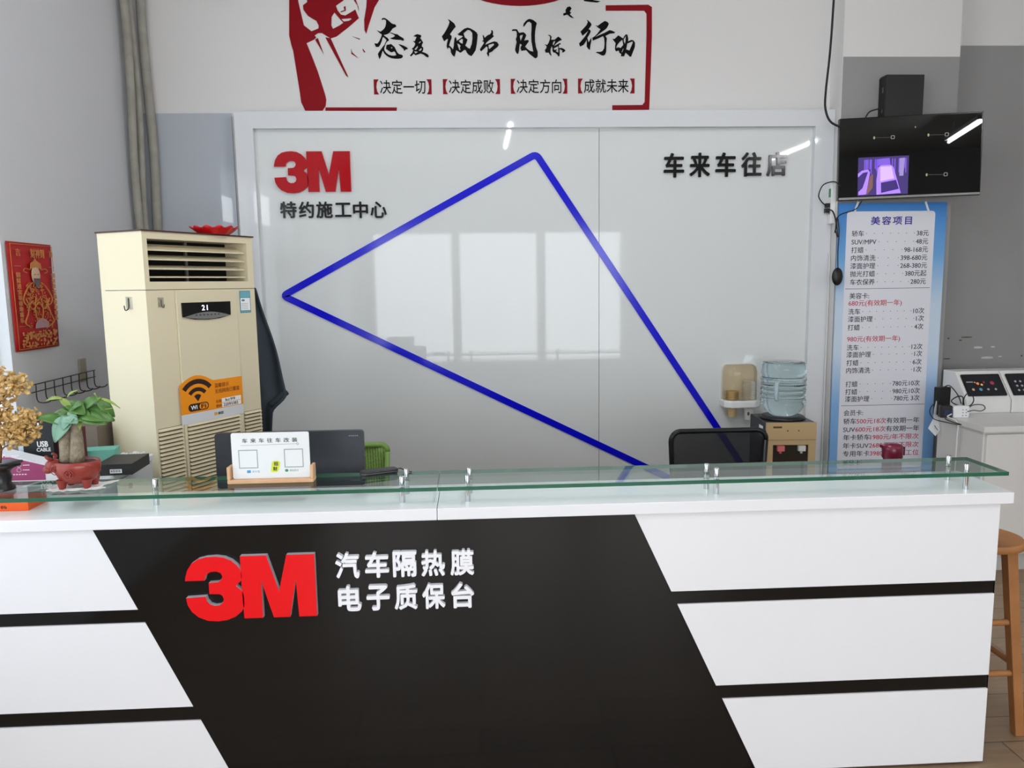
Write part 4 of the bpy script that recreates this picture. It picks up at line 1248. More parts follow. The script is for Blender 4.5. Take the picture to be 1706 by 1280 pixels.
p = at(1491, 765, Y=2.72)
th = thing('thermos_flask', 'maroon thermos flask standing behind the right end of the glass shelf', 'thermos', (p.x, 2.74, WS))
zt_ = at(1491, 741, Y=2.72).z - WS
MAROON = mat('maroon_enamel', (104, 24, 48), .22)
MB().lathe([(.030, 0), (.034, .004), (.034, zt_ - .075), (.031, zt_ - .062), (.031, zt_ - .056)], 32, 0).build('body', mat('maroon_metal', (92, 24, 44), .2, metal=.5), th)
MB().lathe([(.0335, zt_ - .056), (.0365, zt_ - .050), (.0365, zt_ - .028), (.0375, zt_ - .018), (.034, zt_ - .006), (.022, zt_), (.0001, zt_ + .001)], 32, 0).box(.024, .043, -.010, .010, zt_ - .044, zt_ - .012).box(-.042, -.02, -.012, .012, zt_ - .016, zt_ - .005).build('lid', MAROON, th)

# ---------------------------------------------------------------- cup dispenser on the board
CYW = BY - .001
d0, d1 = at(1206, 640, Y=4.60), at(1262, 640, Y=4.60)
cw = d1.x - d0.x
zb, ztop, zb2 = at(1234, 666, Y=4.60).z, at(1234, 608, Y=4.60).z, at(1234, 678, Y=4.60).z
cd_ = thing('paper_cup_dispenser', 'wall-mounted paper cup dispenser with a smoky clear cover, left of the water bottle', 'cup dispenser', ((d0.x + d1.x) / 2, CYW, zb2))
H_ = ztop - zb2
hb_ = zb - zb2
MB().prism(rrect(-cw / 2, cw / 2, hb_ * .5, H_, .03), -.012, 0).build('back_plate', mat('ivory_plastic', (226, 222, 210), .4), cd_)
MB().flatz([(-cw / 2 - .008, 0), (cw / 2 + .008, 0), (cw / 2 + .008, -.08), (cw / 2 - .03, -.115), (-cw / 2 + .03, -.115), (-cw / 2 - .008, -.08)], 0, hb_).build('base', WHITE_PLASTIC, cd_, bevel=.008, bseg=3)
SMOKE = clear_mat('smoky_clear_plastic', (.92, .885, .82), 1.3, .05)
n = 16
sec = [(-cw / 2 + .004, -.012)] + [(-cw / 2 * math.cos(math.pi * k / n) * .98, -.045 - .06 * math.sin(math.pi * k / n)) for k in range(n + 1)] + [(cw / 2 - .004, -.012)]
vs, fs = [], []
lv = [(hb_, 1), (hb_ + (H_ - hb_) * .8, 1), (H_ - .012, .93), (H_, .78)]
for z, s_ in lv:
    for (x, y) in sec:
        vs.append((x * s_, y * s_, z))
m_ = len(sec)
for i in range(len(lv) - 1):
    for j in range(m_ - 1):
        fs.append((i * m_ + j, i * m_ + j + 1, (i + 1) * m_ + j + 1, (i + 1) * m_ + j))
fs.append(tuple((len(lv) - 1) * m_ + j for j in range(m_)))
MB().add(vs, fs, 0, True).build('clear_cover', SMOKE, cd_, solid=.002)
KRAFT = mat('kraft_paper', (206, 178, 128), .6)
cupw = mat('white_cup_paper', (232, 230, 226), .5)


def cups(x, n_, z0, m, label, drop):
    t = thing('paper_cup_stack', label, 'paper cups', ((d0.x + d1.x) / 2 + x, CYW - .058, zb2 + hb_ + .002), 0, 'cup stacks in the dispenser')
    mb = MB()
    for k in range(n_):
        mb.lathe([(.033, k * .010), (.0385, k * .010 + .011), (.0395, k * .010 + .012), (.0375, k * .010 + .013)], 20)
    mb.build('cup_rims', m, t)
    mb = MB()
    mb.lathe([(.024, -drop), (.0245, -drop + .001), (.031, -hb_ + .001), (.032, 0)], 20)
    mb.build('lowest_cup', m, t)
    return t


cups(-.052, 5, 0, KRAFT, 'short stack of kraft paper cups in the left side of the cup dispenser', .105)
ws_ = cups(.052, 11, 0, cupw, 'taller stack of white paper cups in the right side of the cup dispenser', .125)
mb = MB()
for k in range(10):
    mb.ball((-.012, -.030, -.085 + k * 0.0), .007, .001, .012, 10)
    break
mb.build('printed_mark', mat('dark_mark', (90, 90, 92), .5), ws_)

# ---------------------------------------------------------------- water dispenser and bottle
WY = 4.10
w0, w1 = at(1276, 740, Y=WY).x, at(1357, 740, Y=WY).x
WWD = w1 - w0
wz = at(1316, 704, Y=WY).z
wd_ = thing('water_dispenser', 'gold-fronted water dispenser with black sides below the water bottle', 'water dispenser', ((w0 + w1) / 2, WY, 0), R(-4))
GOLD = mat('champagne_gold_panel', (196, 170, 128), .3, metal=.25)
BLK = mat('black_dispenser_shell', (24, 23, 23), .35)
MB().box(-WWD / 2, WWD / 2, .004, .30, .02, wz).box(-WWD / 2 + .02, WWD / 2 - .02, .03, .28, 0, .02).build('casing', BLK, wd_, bevel=.006)
r0, r1 = wz - .30, wz - .125      # tap recess
mb = MB().box(-WWD / 2, WWD / 2, -.012, .004, wz - .095, wz)
mb.box(-WWD / 2, -WWD / 2 + .040, -.008, .004, .03, wz - .097).box(WWD / 2 - .040, WWD / 2, -.008, .004, .03, wz - .097).box(-WWD / 2 + .040, WWD / 2 - .040, -.008, .004, r1, wz - .097).box(-WWD / 2 + .040, WWD / 2 - .040, -.008, .004, .03, r0)
mb.build('front_panel', GOLD, wd_)
MB().box(-WWD / 2 + .040, WWD / 2 - .040, .0030, .0038, r0, r1).build('tap_recess', mat('brown_black_recess', (40, 32, 24), .25), wd_)
for x, c_, nm in ((-.055, (214, 110, 110), 'hot_tap'), (.060, (214, 214, 206), 'cold_tap')):
    MB().box(x - .019, x + .019, -.020, .003, r1 - .034, r1 - .004).cyl((x, -.004, r1 - .048), (x, -.004, r1 - .034), .007).build(nm, mat(nm + '_lever', c_, .4), wd_)
MB().box(-.100, -.052, -.0128, -.012, wz - .030, wz - .020).cyl((-.02, -.0135, wz - .045), (-.02, -.012, wz - .045), .004).cyl((.04, -.0135, wz - .045), (.04, -.012, wz - .045), .004).build('panel_marks', mat('brown_print', (96, 64, 40), .5), wd_)
MB().box(-WWD / 2 - .0008, -WWD / 2, .05, .12, wz - .09, wz - .03).build('side_label', PAPER, wd_)
MB().lathe([(.120, wz - .001), (.125, wz + .006), (.112, wz + .018), (.095, wz + .020)], 36, 0, Matrix.Translation((0, .145, 0))).build('bottle_collar', BLK, wd_)
bc = Matrix.Rotation(R(-4), 4, 'Z') @ Vector((0, .145, 0))
bzt = at(1309, 602, Y=WY + .14).z
BHh = bzt - wz - .006
br_ = (at(1345, 650, Y=WY + .14).x - at(1273, 650, Y=WY + .14).x) / 2
bt = thing('water_bottle', 'large clear blue water bottle upside down on the dispenser', 'water bottle', ((w0 + w1) / 2 + bc.x, WY + bc.y, wz + .006))
PET = mat('blue_clear_plastic', (212, 232, 236), .02, trans=1.0, ior=1.33)
prof = [(.030, .0), (.060, .012), (br_ * .82, .040), (br_ * .95, .075), (br_, .10)]
z = .10
for k in range(4):
    prof += [(br_, z), (br_ * .965, z + .012), (br_ * .965, z + .018), (br_, z + .030)]
    z += (BHh * .68 - .10) / 4
prof += [(br_, BHh * .70), (br_ * .93, BHh * .735), (br_ * .93, BHh * .755), (br_, BHh * .80), (br_ * .99, BHh * .95), (br_ * .90, BHh * .995), (br_ * .3, BHh), (.0001, BHh - .006)]
MB().lathe(prof, 48).build('shell', PET, bt)
MB().tube(smooth_pts([(-br_ * .60, -br_ * .78, BHh * .36), (-br_ * .66, -br_ * .86, BHh * .40), (-br_ * .66, -br_ * .86, BHh * .60), (-br_ * .60, -br_ * .78, BHh * .66)]), .011, 10).build('handle', mat('pale_blue_plastic', (206, 226, 232), .2, trans=.4), bt)

# ---------------------------------------------------------------- television on the column
TY = 4.44
c4 = [at(1401, 195, Y=TY), at(1630, 188, Y=TY), at(1618, 328, Y=TY), at(1398, 332, Y=TY)]
tc_ = sum(c4, Vector()) / 4
TW = ((c4[1] - c4[0]).length + (c4[2] - c4[3]).length) / 2 * .985
THh = ((c4[0] - c4[3]).length + (c4[1] - c4[2]).length) / 2
tv = thing('wall_television', 'flat black television showing four camera feeds, mounted on the column', 'television', tc_ + Vector((.012, 0, 0)))
tv.rotation_euler = (0, R(-1.0), R(-9.3))
hw, hh = TW / 2, THh / 2
MB().box(-hw, hw, 0, .035, -hh, hh).build('shell', mat('gloss_black_bezel', (12, 12, 13), .15), tv, bevel=.003)
MB().box(-hw + .008, hw - .008, -.0008, 0, -hh + .020, hh - .008).build('screen', mat('black_glass_screen', (5, 5, 5), .012), tv)
MB().box(-hw + .004, hw - .004, -.003, -.0008, -hh + .004, -hh + .016).build('silver_strip', mat('satin_silver', (150, 148, 146), .3, metal=.8), tv)
MB().box(-.10, .10, .035, CY - TY - .022, -.12, .12).build('mount', BLACK_PLASTIC, tv)
inv = Matrix.Rotation(R(1.0), 4, 'Y')


def on_tv(x, y):
    p = inv @ (at(x, y, Y=TY) - tc_)
    return (p.x, p.z)


SCR = lambda nm, c, e=1.0: mat(nm, c, .4, emit=e)
ys = -.0008
mb = MB()
for (xa, xb, y) in ((1457, 1486, 228), (1541, 1569, 226), (1538, 1567, 292)):
    a_, b_ = on_tv(xa, y), on_tv(xb, y)
    mb.band([(a_[0] + .008, a_[1]), (b_[0] - .012, b_[1])], .002, ys - .0006, ys, 1)
    mb.prism([(a_[0] + .0055 * math.cos(R(24 * k)), a_[1] + .0085 * math.sin(R(24 * k))) for k in range(15)], ys - .0006, ys, 0)
    P = rrect(b_[0] - .009, b_[0] + .009, b_[1] - .008, b_[1] + .009, .003, 3)
    mb.band(P + [P[0]], .0022, ys - .0006, ys, 2)
a_ = on_tv(1521, 212)
mb.text('0', a_[0], a_[1], 1, ys, .0006, .02, 'c', w=.006, h=.010, m=2)
mb.build('offline_icons', [SCR('screen_lime', (118, 132, 96), .8), SCR('screen_grey', (74, 62, 60), .8), SCR('screen_light', (140, 140, 142), .8)], tv)
# live feed: cars in violet infrared light
P = [on_tv(*p) for p in ((1432, 261), (1511, 260), (1509, 323), (1430, 324))]
fx0, fx1, fz0, fz1 = P[0][0], P[1][0], P[2][1], P[0][1]
F = lambda u, v: (fx0 + (fx1 - fx0) * u, fz1 + (fz0 - fz1) * v)
mb = MB()
mb.prism([F(0, 0), F(1, 0), F(1, 1), F(0, 1)], ys - .0005, ys, 0)
for k in range(22):
    u = random.uniform(.0, .95)
    if .38 < u < .62:
        continue
    mb.prism([F(u, 0.06), F(u + .02, .06), F(u + .02, random.uniform(.25, .5)), F(u, random.uniform(.25, .5))], ys - .0008, ys - .0005, 1)
mb.prism([F(.36, .06), F(.62, .04), F(.64, .22), F(.36, .24)], ys - .0008, ys - .0005, 1)
mb.prism([F(.40, .28), F(.46, .22), F(.64, .22), F(.70, .28), F(.78, .62), F(.86, .97), F(.38, .99), F(.37, .62)], ys - .0010, ys - .0008, 2)
mb.prism([F(.44, .26), F(.66, .26), F(.72, .58), F(.45, .64)], ys - .0012, ys - .0010, 3)
mb.prism([F(.46, .68), F(.76, .62), F(.82, .86), F(.47, .95)], ys - .0012, ys - .0010, 4)
mb.prism([F(.0, .42), F(.08, .34), F(.20, .32), F(.24, .40), F(.17, .97), F(.02, .98)], ys - .0010, ys - .0008, 2)
mb.prism([F(.0, .52), F(.10, .40), F(.20, .38), F(.10, .80), F(.0, .92)], ys - .0012, ys - .0010, 4)
mb.prism([F(.24, .5), F(.30, .44), F(.30, .8), F(.20, .97), F(.17, .97)], ys - .0010, ys - .0008, 5)
mb.prism([F(.82, .06), F(.92, .05), F(.90, .52), F(.82, .52)], ys - .0010, ys - .0008, 6)
mb.build('camera_feed', [SCR('feed_dark_violet', (50, 34, 92)), SCR('feed_mid_violet', (104, 74, 178)), SCR('feed_lilac', (148, 112, 240)), SCR('feed_pale', (182, 152, 255)), SCR('feed_indigo', (44, 26, 92)), SCR('feed_brown', (104, 70, 66)), SCR('feed_grey_lilac', (128, 114, 164))], tv)

# black equipment box above the television
e0, e1 = at(1478, 124, Y=4.475), at(1541, 121, Y=4.475)
eb = thing('equipment_box', 'black box-shaped unit fixed to the column above the television', 'box', ((e0.x + e1.x) / 2, 4.475, 2.50))
ew = (e1.x - e0.x) / 2
MB().box(-ew, ew, 0, CY - 4.476, 0, e0.z - 2.5).build('case', mat('satin_black_metal', (34, 33, 32), .45), eb, bevel=.003)
MB().prism([(-ew - .006, .01), (-ew, 0), (-ew, e0.z - 2.5), (-ew - .006, e0.z - 2.51)], .004, CY - 4.477).build('side_bezel', BLACK_PLASTIC, eb)
MB().box(-ew - .007, -ew - .006, .02, .035, .16, .19).box(-ew - .007, -ew - .006, .02, .035, .05, .07).build('ports', STEEL, eb)

# cables, power strip, computer mouse on the column
def cable(label, pts, r, m, cat='cable', name='power_cable'):
    o = MB().tube(smooth_pts(pts, 8), r, 8).build(name, m)
    return tag(o, label, cat)


K = lambda x, y, Y: tuple(at(x, y, Y=Y))
cable('black cable dropping down the wall to the left edge of the television', [K(1391, -30, 4.52), K(1385, 60, 4.52), K(1381, 105, 4.52), K(1376, 150, 4.51), K(1375, 180, 4.50), K(1383, 202, 4.49), K(1402, 213, 4.478)], .0065, CABLE_BLACK)
MB()
cable('thin black cable hanging from the equipment box behind the television', [K(1473, 181, 4.45), K(1462, 182, 4.46), K(1448, 187, 4.47), K(1440, 200, 4.49)], .004, CABLE_BLACK)
ps = at(1383, 340, X=CX0 - .002)
pw = thing('wall_power_strip', 'narrow white power strip on the edge of the column, left of the price board', 'power strip', (CX0 - .002, CY + .065, 1.95))
zs1 = at(1383, 306, Y=CY).z - 1.95
zs0 = at(1383, 372, Y=CY).z - 1.95
MB().box(-.028, 0, -.045, .0, zs0, zs1).build('body', WHITE_PLASTIC, pw, bevel=.004)
MB().box(-.0285, -.028, -.038, -.012, zs1 - .075, zs1 - .025).build('green_label', mat('green_label_print', (72, 140, 96), .5), pw)
MB().box(-.05, -.028, -.035, -.010, zs1 - .135, zs1 - .110).box(-.052, -.028, -.034, -.008, zs1 - .165, zs1 - .140).build('plugs', BLACK_PLASTIC, pw)
MB().box(-.0285, -.028, -.030, -.018, zs0 + .055, zs0 + .075).build('switch', mat('grey_switch', (120, 118, 116), .5), pw)
pv = lambda dz, dx=-.045: (CX0 + dx, CY + .045, 1.95 + zs1 + dz)
cable('black loop of cable from the power strip up to the television', [pv(-.122, -.05), (CX0 - .085, CY + .03, 2.06), K(1364, 325, CY), K(1372, 308, CY - .01), K(1390, 303, CY - .04), K(1400, 310, TY + .03)], .0035, CABLE_BLACK)
cable('black mouse cable looping down from behind the television past the power strip', [K(1436, 335, CY - .045), K(1425, 349, CY - .045), K(1400, 358, CY - .045), K(1394, 370, CY - .045), K(1396, 395, CY - .045), K(1392, 382, CY - .045), K(1395, 362, CY - .045), K(1398, 385, CY - .045), K(1396, 420, CY - .045), K(1396, 447, CY - .045)], .003, CABLE_BLACK)
cable('black plug lead running from the power strip to the mouse cable', [pv(-.150, -.05), K(1387, 352, CY - .03), K(1393, 372, CY - .04), K(1391, 388, CY - .045)], .0042, CABLE_BLACK)
cable('white cable running down the column below the power strip', [pv(-.40, -.02)] + [(CX0 - .012, CY + .05, z_) for z_ in (1.7, 1.4, 1.1, .8, .3, .05)], .004, CABLE_WHITE)
p = at(1395, 461, Y=CY - .045)
ms = thing('computer_mouse', 'black computer mouse dangling on its cable beside the price board', 'mouse', (p.x, CY - .045, p.z))
mb = MB()
mb.ball((0, 0, 0), .033, .019, .053, 20)
mb.build('shell', BLACK_PLASTIC, ms)
MB().box(-.0015, .0015, -.0195, -.010, .012, .045).cyl((-.004, -.016, .03), (.004, -.016, .03), .006).build('wheel', DARK_PLASTIC, ms)

# ---------------------------------------------------------------- price board
PY = CY - .012
pb_ = thing('price_board', 'tall blue and white printed price board on the column under the television', 'price board', (2.50, PY, 0))


def grad(name, stops):
    m = bpy.data.materials.new(name)
    m.use_nodes = True
    nt = m.node_tree
    b = nt.nodes['Principled BSDF']
    b.inputs['Roughness'].default_value = .35
    tc = nt.nodes.new('ShaderNodeTexCoord')
    sp = nt.nodes.new('ShaderNodeSeparateXYZ')
    mr = nt.nodes.new('ShaderNodeMapRange')
    mr.inputs['From Min'].default_value = .42
    mr.inputs['From Max'].default_value = 2.06
    cr = nt.nodes.new('ShaderNodeValToRGB')
    while len(cr.color_ramp.elements) < len(stops):
        cr.color_ramp.elements.new(.5)
    for e, (p_, c_) in zip(cr.color_ramp.elements, stops):
        e.position = p_
        e.color = lin(c_)
    nt.links.new(tc.outputs['Object'], sp.inputs[0])
    nt.links.new(sp.outputs['Z'], mr.inputs['Value'])
    nt.links.new(mr.outputs['Result'], cr.inputs[0])
    nt.links.new(cr.outputs[0], b.inputs['Base Color'])
    return m


def on_pb(x, y):
    p = at(x, y, Y=PY)
    return (p.x - 2.50, p.z)


l0, r0_ = at(1398, 345, Y=PY).x - 2.5, at(1570, 480, Y=PY).x - 2.5
l0 = max(l0, CX0 - 2.5 + .002)
MB().box(l0, r0_, 0, .010, .42, at(1480, 338, Y=PY).z).build('backing', grad('blue_print', [(0, (120, 170, 225)), (.25, (130, 178, 228)), (.45, (200, 216, 232)), (.62, (196, 214, 232)), (.8, (108, 168, 222)), (1, (34, 122, 204))]), pb_)
i0 = on_pb(1411, 360)[0]
i1 = on_pb(1558, 358)[0]
ptop = on_pb(1485, 352)[1]
MB().prism(rrect(i0, i1, .44, ptop, .02), -.0012, 0).build('white_panel', mat('pale_print_panel', (226, 226, 234), .4), pb_)
mb = MB()
for xa, xb in ((1430, 1424), (1542, 1547)):
    a_, b_ = on_pb(xa, 336), on_pb(xb, 352)
    mb.band([a_, b_], .012, -.0012, 0)
mb.build('strap_print', PAPER, pb_)
EMH = .0385
kb, kr, kt = MB(), MB(), MB()
yt = -.0012
c = on_pb(1485, 367.5)
kt.text('美容项目', c[0], c[1], 1, yt, .0006, .022, 'c', w=.250, h=.050, space=1.3)
kt.build('heading_lettering', INK_BLUE, pb_)


def row(y, left, right, xl, xr, dots, red=0):
    yl = y
    pl_, pr_ = on_pb(xl, yl), on_pb(xr, yl - (xr - xl) * .0125)
    z_ = (pl_[1] + pr_[1]) / 2
    vs, fs, bb = glyphs(left, .004, 1.0)
    kb.text(left, pl_[0], z_, EMH, yt, .0006, .004)
    rw = 0
    if right:
        vs2, fs2, bb2 = glyphs(right, .004, 1.0)
        rw = (bb2[1] - bb2[0]) * EMH
        kb.text(right, pr_[0], z_, EMH, yt, .0006, .004, 'r')
    if dots:
        s0, s1 = pl_[0] + (bb[1] - bb[0]) * EMH + .016, pr_[0] - rw - .014
        for k in range(dots):
            x = s0 + (s1 - s0) * (k / (dots - 1) if dots > 1 else 0)
            kb.prism([(x + .0024 * math.cos(R(60 * j)), z_ + .0024 * math.sin(R(60 * j))) for j in range(6)], yt - .0006, yt)


for args in ((389.6, '轿车', '38元', 1419, 1547, 7), (403.4, 'SUV/MPV', '48元', 1418.5, 1546, 5), (417, '打蜡', '98-168元', 1418, 1545.5, 5), (430.4, '内饰清洗', '398-680元', 1417.5, 1544.5, 3), (443.5, '漆面护理', '268-380元', 1416.5, 1544, 3), (456.7, '抛光打蜡', '380元起', 1416, 1543, 4), (470.3, '车衣保养', '280元', 1416, 1542, 5),
             (493.4, '美容卡:', None, 1415, 1500, 0), (519.4, '洗车', '10次', 1413, 1539.5, 8), (532, '漆面护理', '1次', 1412.5, 1539, 6), (545.8, '打蜡', '4次', 1412, 1538, 8),
             (579.2, '洗车', '12次', 1410.5, 1536.5, 8), (591, '漆面护理', '1次', 1410, 1536, 6), (604.6, '打蜡', '6次', 1410, 1535, 8), (617.3, '内饰清洗', '1次', 1409.5, 1535, 6),
             (640, '打蜡', '780元10次', 1408.5, 1532, 5), (652.8, '打蜡', '980元10次', 1408, 1532, 5), (664.8, '漆面护理', '780元 3次', 1407.5, 1531.5, 3), (688, '会员卡:', None, 1405.5, 1500, 0)):
    row(*args)


def mixed(y, parts, xl, xr):
    z_ = (on_pb(xl, y)[1] + on_pb(xr, y - (xr - xl) * .0125)[1]) / 2
    x0, x1 = on_pb(xl, y)[0], on_pb(xr, y)[0]
    ws = []
    for s_, _ in parts:
        _v, _f, bb = glyphs(s_, .004, 1.0)
        ws.append(bb[1] - bb[0])
    gap = .06
    tot = sum(ws) + gap * (len(ws) - 1)
    k = (x1 - x0) / tot
    x = x0
    for (s_, rd), w_ in zip(parts, ws):
        (kr if rd else kb).text(s_, x, z_, 1, yt, .0006, .004, 'l', w=w_ * k, h=None) if False else (kr if rd else kb).add(*fit(s_, x, z_, k), 0)
        x += (w_ + gap) * k


def fit(s_, x, z_, k):
    vs, fs, bb = glyphs(s_, .004, 1.0)
    return [((vx - bb[0]) * k + x, yt - .0006 * vz - 3e-5 * q_, (vy - .37) * EMH + z_) for vx, vy, vz, q_ in vs], fs


mixed(505.3, [('680元(有效期一年)', 1)], 1413.5, 1502)
mixed(565, [('980元(有效期一年)', 1)], 1411, 1499)
mixed(701.8, [('轿车', 0), ('500元18次', 1), ('有效期一年', 0)], 1405, 1531)
mixed(715.4, [('SUV', 0), ('600元18次', 1), ('有效期一年', 0)], 1404.5, 1531)
mixed(728.8, [('年卡轿车', 0), ('1980元/年不限次', 1)], 1404.5, 1530)
mixed(742.5, [('年卡SUV', 0), ('2680元/年不限次', 1)], 1404, 1530)
mixed(755.8, [('专用年卡', 0), ('3980元', 1), ('/年一工位', 1)], 1404, 1530)
for ya, yb_ in ((481.3, 479.7), (675.5, 674)):
    a_, b_ = on_pb(1408 if ya < 600 else 1401, ya), on_pb(1549 if ya < 600 else 1540, yb_)
    zz = (a_[1] + b_[1]) / 2
    kb.box(a_[0], b_[0], yt - .0004, yt, zz - .0012, zz + .0012)
kb.build('black_lettering', INK, pb_)
kr.build('red_lettering', INK_RED, pb_)

# ---------------------------------------------------------------- right: low cabinet with tablets
TZ = .815
CF = 3.90
cb = thing('display_cabinet', 'long white display cabinet against the right grey wall, holding the tablet stands', 'cabinet', (2.70, CF, 0))
CW_ = 1.9
CABW = mat('off_white_laminate', (222, 220, 216), .3)
MB().flatz([(0, 0), (CW_, 0), (CW_, .60), (.145, .60), (.145, .40), (0, .40)], .10, TZ - .035).build('carcass', CABW, cb)
MB().flatz([(.012, .03), (CW_, .03), (CW_, .58), (.16, .58), (.16, .38), (.012, .38)], 0, .10).build('plinth', mat('grey_white_plinth', (196, 194, 190), .4), cb)
MB().flatz([(-.016, -.03), (CW_ + .02, -.03), (CW_ + .02, .61), (.135, .61), (.135, .41), (-.016, .41)], TZ - .032, TZ).build('top_board', CABW, cb, bevel=.002)
for k in range(3):
    MB().box(.01 + k * .63, .62 + k * .63, -.018, 0, .11, TZ - .045).build('door', CABW, cb, bevel=.002)


def tablet_stand(x, label, lit):
    """white wedge console with a tablet set in its sloping face"""
    t = thing('tablet_console', label, 'tablet console', (x, 4.27, TZ), 0, 'tablet consoles on the display cabinet')
    W_, H_ = .265, .232
    D_ = .24
    sec = [(0, 0), (0, .075), (.125, H_), (D_, H_), (D_, 0)]      # y,z section
    n = len(sec)
    vs = [(0, y, z) for y, z in sec] + [(W_, y, z) for y, z in sec]
    MB().add(vs, [tuple(range(n)), tuple(range(2 * n - 1, n - 1, -1))] + [(i, i + n, (i + 1) % n + n, (i + 1) % n) for i in range(n)]).build('body', mat('white_console', (230, 229, 226), .35), t, bevel=.004)
    sl_ = Vector((0, .125, H_ - .075)).normalized()
    base = Vector((0, 0, .075))
    nn = Vector((0, -sl_.z, sl_.y))
    Mx = Matrix(((1, 0, 0), (0, -nn.y, sl_.y), (0, -nn.z, sl_.z))).to_4x4()
    Mx.translation = base
    s1 = Vector((0, .125, H_ - .075)).length
    mb = MB()
    mb.prism(rrect(.018, W_ - .014, .028, s1 - .026, .006), -.007, 0, 0, Mx)
    tb = mb.build('tablet', mat('tablet_bezel', (22, 22, 24), .2), t)
    mb = MB()
    mb.prism(rrect(.026, W_ - .022, .034, s1 - .032, .002), -.0076, -.007, 0, Mx)
    if lit:
        ic = [(.06, .070, .008, 1), (.105, .070, .010, 2), (.150, .070, .007, 3), (.195, .070, .007, 3), (.10, .110, .009, 4), (.122, .102, .007, 5), (.188, .112, .012, 6), (.14, .118, .006, 6), (.085, .118, .004, 5)]
    else:
        ic = [(.06 + .03 * i, .06 + .03 * j, .007, 3) for i in range(5) for j in range(3)]
    for (a_, b_, r_, mi) in ic:
        mb.prism([(a_ + r_ * math.cos(R(30 * k)), b_ + r_ * math.sin(R(30 * k))) for k in range(12)], -.0082, -.0076, mi, Mx)
    if lit:
        mb.box(.035, .075, -.0082, -.0076, .118, .124, 3, Mx)
    mb.build('screen', [SCR('tablet_dark', (16, 18, 24), .4), SCR('icon_sand', (170, 150, 120), .35), SCR('icon_cyan', (70, 130, 150), .4), SCR('icon_grey', (150, 150, 150), .25), SCR('icon_orange', (210, 120, 50), .5), SCR('icon_yellow', (200, 160, 90), .45), SCR('icon_pink', (140, 40, 70), .4)], tb)


x_t = at(1625, 687, Y=4.27).x - .055
tablet_stand(x_t, 'white wedge console with a lit tablet of app icons, beside the tangled plugs', True)
tablet_stand(x_t + .272, 'white wedge console with a dark tablet, cut by the right edge of the photo', False)

p = at(1599, 696, Z=TZ)
pc_ = thing('socket_block', 'white socket block with cables on the left end of the display cabinet', 'power strip', (p.x, 4.14, TZ), R(-6))
MB().box(-.045, .045, 0, .05, 0, .068).build('block', WHITE_PLASTIC, pc_, bevel=.006, bseg=3)
mb = MB()
for x in (.008, .026):
    for z in (.014, .03, .046):
        mb.box(x - .003, x + .003, -.0008, 0, z - .002, z + .002)
mb.build('socket_holes', DARK_PLASTIC, pc_)
ad = thing('power_adapter', 'black power adapter standing behind the white socket block', 'adapter', (p.x - .035, 4.27, TZ), R(8))
MB().box(-.04, .04, -.02, .02, 0, .16).build('body', BLACK_PLASTIC, ad, bevel=.004)
MB().tube(smooth_pts([(0, -.01, .16), (.02, -.03, .17), (.05, -.06, .12), (.06, -.08, .07)]), .003, 6).build('lead', CABLE_BLACK, ad)
ad2 = thing('power_adapter', 'black and blue plug lying left of the white socket block', 'adapter', (p.x - .075, 4.17, TZ), R(-15))
MB().box(-.03, .03, -.02, .03, 0, .07).build('body', BLACK_PLASTIC, ad2, bevel=.004)
MB().box(-.012, .032, -.024, -.018, .01, .045).build('blue_face', mat('navy_plastic', (28, 44, 84), .4), ad2)
S_ = lambda x, y, Y: tuple(at(x, y, Y=Y))
cable('black cable coiled in a big loop above the socket block', [S_(1606, 676, 4.16), S_(1606, 664, 4.17), S_(1612, 656, 4.18), S_(1620, 659, 4.18), S_(1622, 668, 4.18), S_(1616, 676, 4.18), S_(1605, 677, 4.18), S_(1592, 674, 4.18), S_(1585, 668, 4.18), S_(1595, 661, 4.18), S_(1604, 662, 4.18), S_(1604, 675, 4.16)], .003, CABLE_BLACK)
cable('grey cable with black plugs lying before the lit tablet console', [S_(1612, 686, 4.13), S_(1622, 684, 4.16), S_(1634, 685, 4.2), S_(1641, 681, 4.22), S_(1637, 675, 4.24), S_(1622, 675, 4.24), S_(1612, 681, 4.2)], .003, mat('grey_cable', (90, 90, 92), .5))
cable('white cable running from the socket block over the cabinet edge', [S_(1585, 690, 4.14), S_(1579, 695, 4.12), (2.672, 4.08, .80), (2.668, 4.07, .70), (2.666, 4.07, .4), (2.664, 4.08, .05)], .004, CABLE_WHITE)
cable('thin dark cable hanging in front of the white paper tag', [S_(1584, 686, 4.13), S_(1575, 698, 4.05), (2.655, 4.02, .80), S_(1560, 700, 4.2), S_(1550, 690, 4.25), S_(1550, 681, 4.28), S_(1558, 671, 4.3), S_(1566, 668, 4.3)], .0025, CABLE_BLACK)
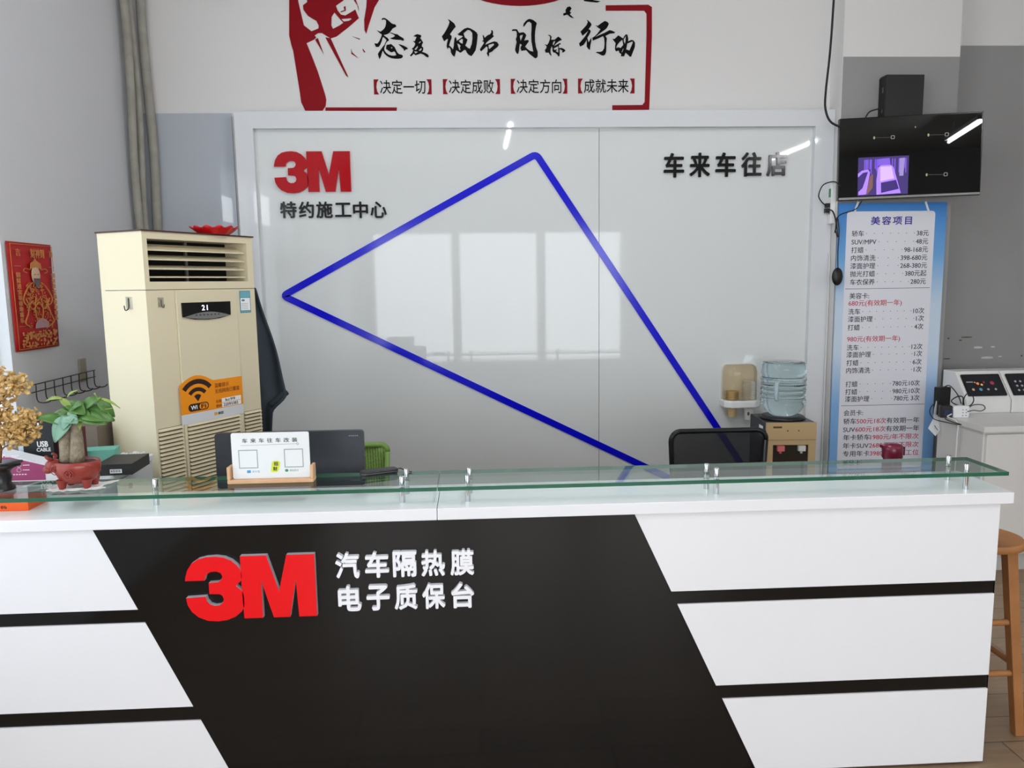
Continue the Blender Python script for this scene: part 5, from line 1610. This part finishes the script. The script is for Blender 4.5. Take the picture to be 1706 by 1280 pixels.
# crumpled white paper tag hanging at the cabinet end
pt_ = thing('paper_tag', 'crumpled white paper tag hanging beside the right edge of the price board', 'paper tag', tuple(at(1557, 697, Y=4.25)))
o_ = at(1557, 697, Y=4.25)
Q = lambda x, y, dy=0.0: (at(x, y, Y=4.25).x - o_.x, dy, at(x, y, Y=4.25).z - o_.z)
vs = [Q(1560, 668), Q(1567, 672, .02), Q(1555, 682, -.01), Q(1567, 688, .015), Q(1555, 698, .0), Q(1567, 700, .02), Q(1543, 713, -.02), Q(1566, 704, .01), Q(1556, 726, -.015), Q(1568, 717, .01)]
MB().add(vs, [(0, 2, 3, 1), (2, 4, 5, 3), (4, 6, 8, 7), (4, 7, 5), (7, 8, 9)], 0, False).build('paper', mat('crumpled_paper', (236, 238, 240), .5), pt_, solid=.0015)
MB().tube([Q(1554, 708, -.018), Q(1556, 712, -.02), Q(1560, 716, -.016)], .0015, 5).build('pen_mark', INK, pt_)

# ---------------------------------------------------------------- wooden stool beside the counter
SZ = .690
sc_ = Vector((1.790, 2.555, 0))
so = thing('wooden_stool', 'round wooden stool standing right of the counter', 'stool', sc_)
WOOD = mat('honey_pine', (188, 132, 80), .45, noise=((146, 92, 50), 9))
MB().lathe([(.120, SZ - .028), (.131, SZ - .024), (.131, SZ - .006), (.126, SZ)], 40).build('seat', WOOD, so)
LEGS = []
for sx, sy in ((1, -1), (1, 1), (-1, 1), (-1, -1)):
    top, bot = Vector((sx * .058, sy * .060, SZ - .028)), Vector((sx * (.095 if sx > 0 else .085), sy * .115, 0))
    LEGS.append((top, bot))
    ax = (bot - top)
    mb = MB()
    vs = []
    for pnt, k in ((top, .019), (bot, .016)):
        vs += [(pnt.x - k, pnt.y - k, pnt.z), (pnt.x + k, pnt.y - k, pnt.z), (pnt.x + k, pnt.y + k, pnt.z), (pnt.x - k, pnt.y + k, pnt.z)]
    mb.add(vs, [(0, 1, 2, 3), (7, 6, 5, 4), (0, 4, 5, 1), (1, 5, 6, 2), (2, 6, 7, 3), (3, 7, 4, 0)])
    mb.build('leg', WOOD, so, bevel=.003)
lp = lambda i, z: LEGS[i][0] + (LEGS[i][1] - LEGS[i][0]) * ((SZ - .03 - z) / (SZ - .03))
for i, j, z in ((0, 1, .25), (1, 2, .40), (2, 3, .25), (3, 0, .40), (3, 0, .22), (1, 2, .22)):
    MB().cyl(lp(i, z), lp(j, z), .011).build('stretcher', WOOD, so)
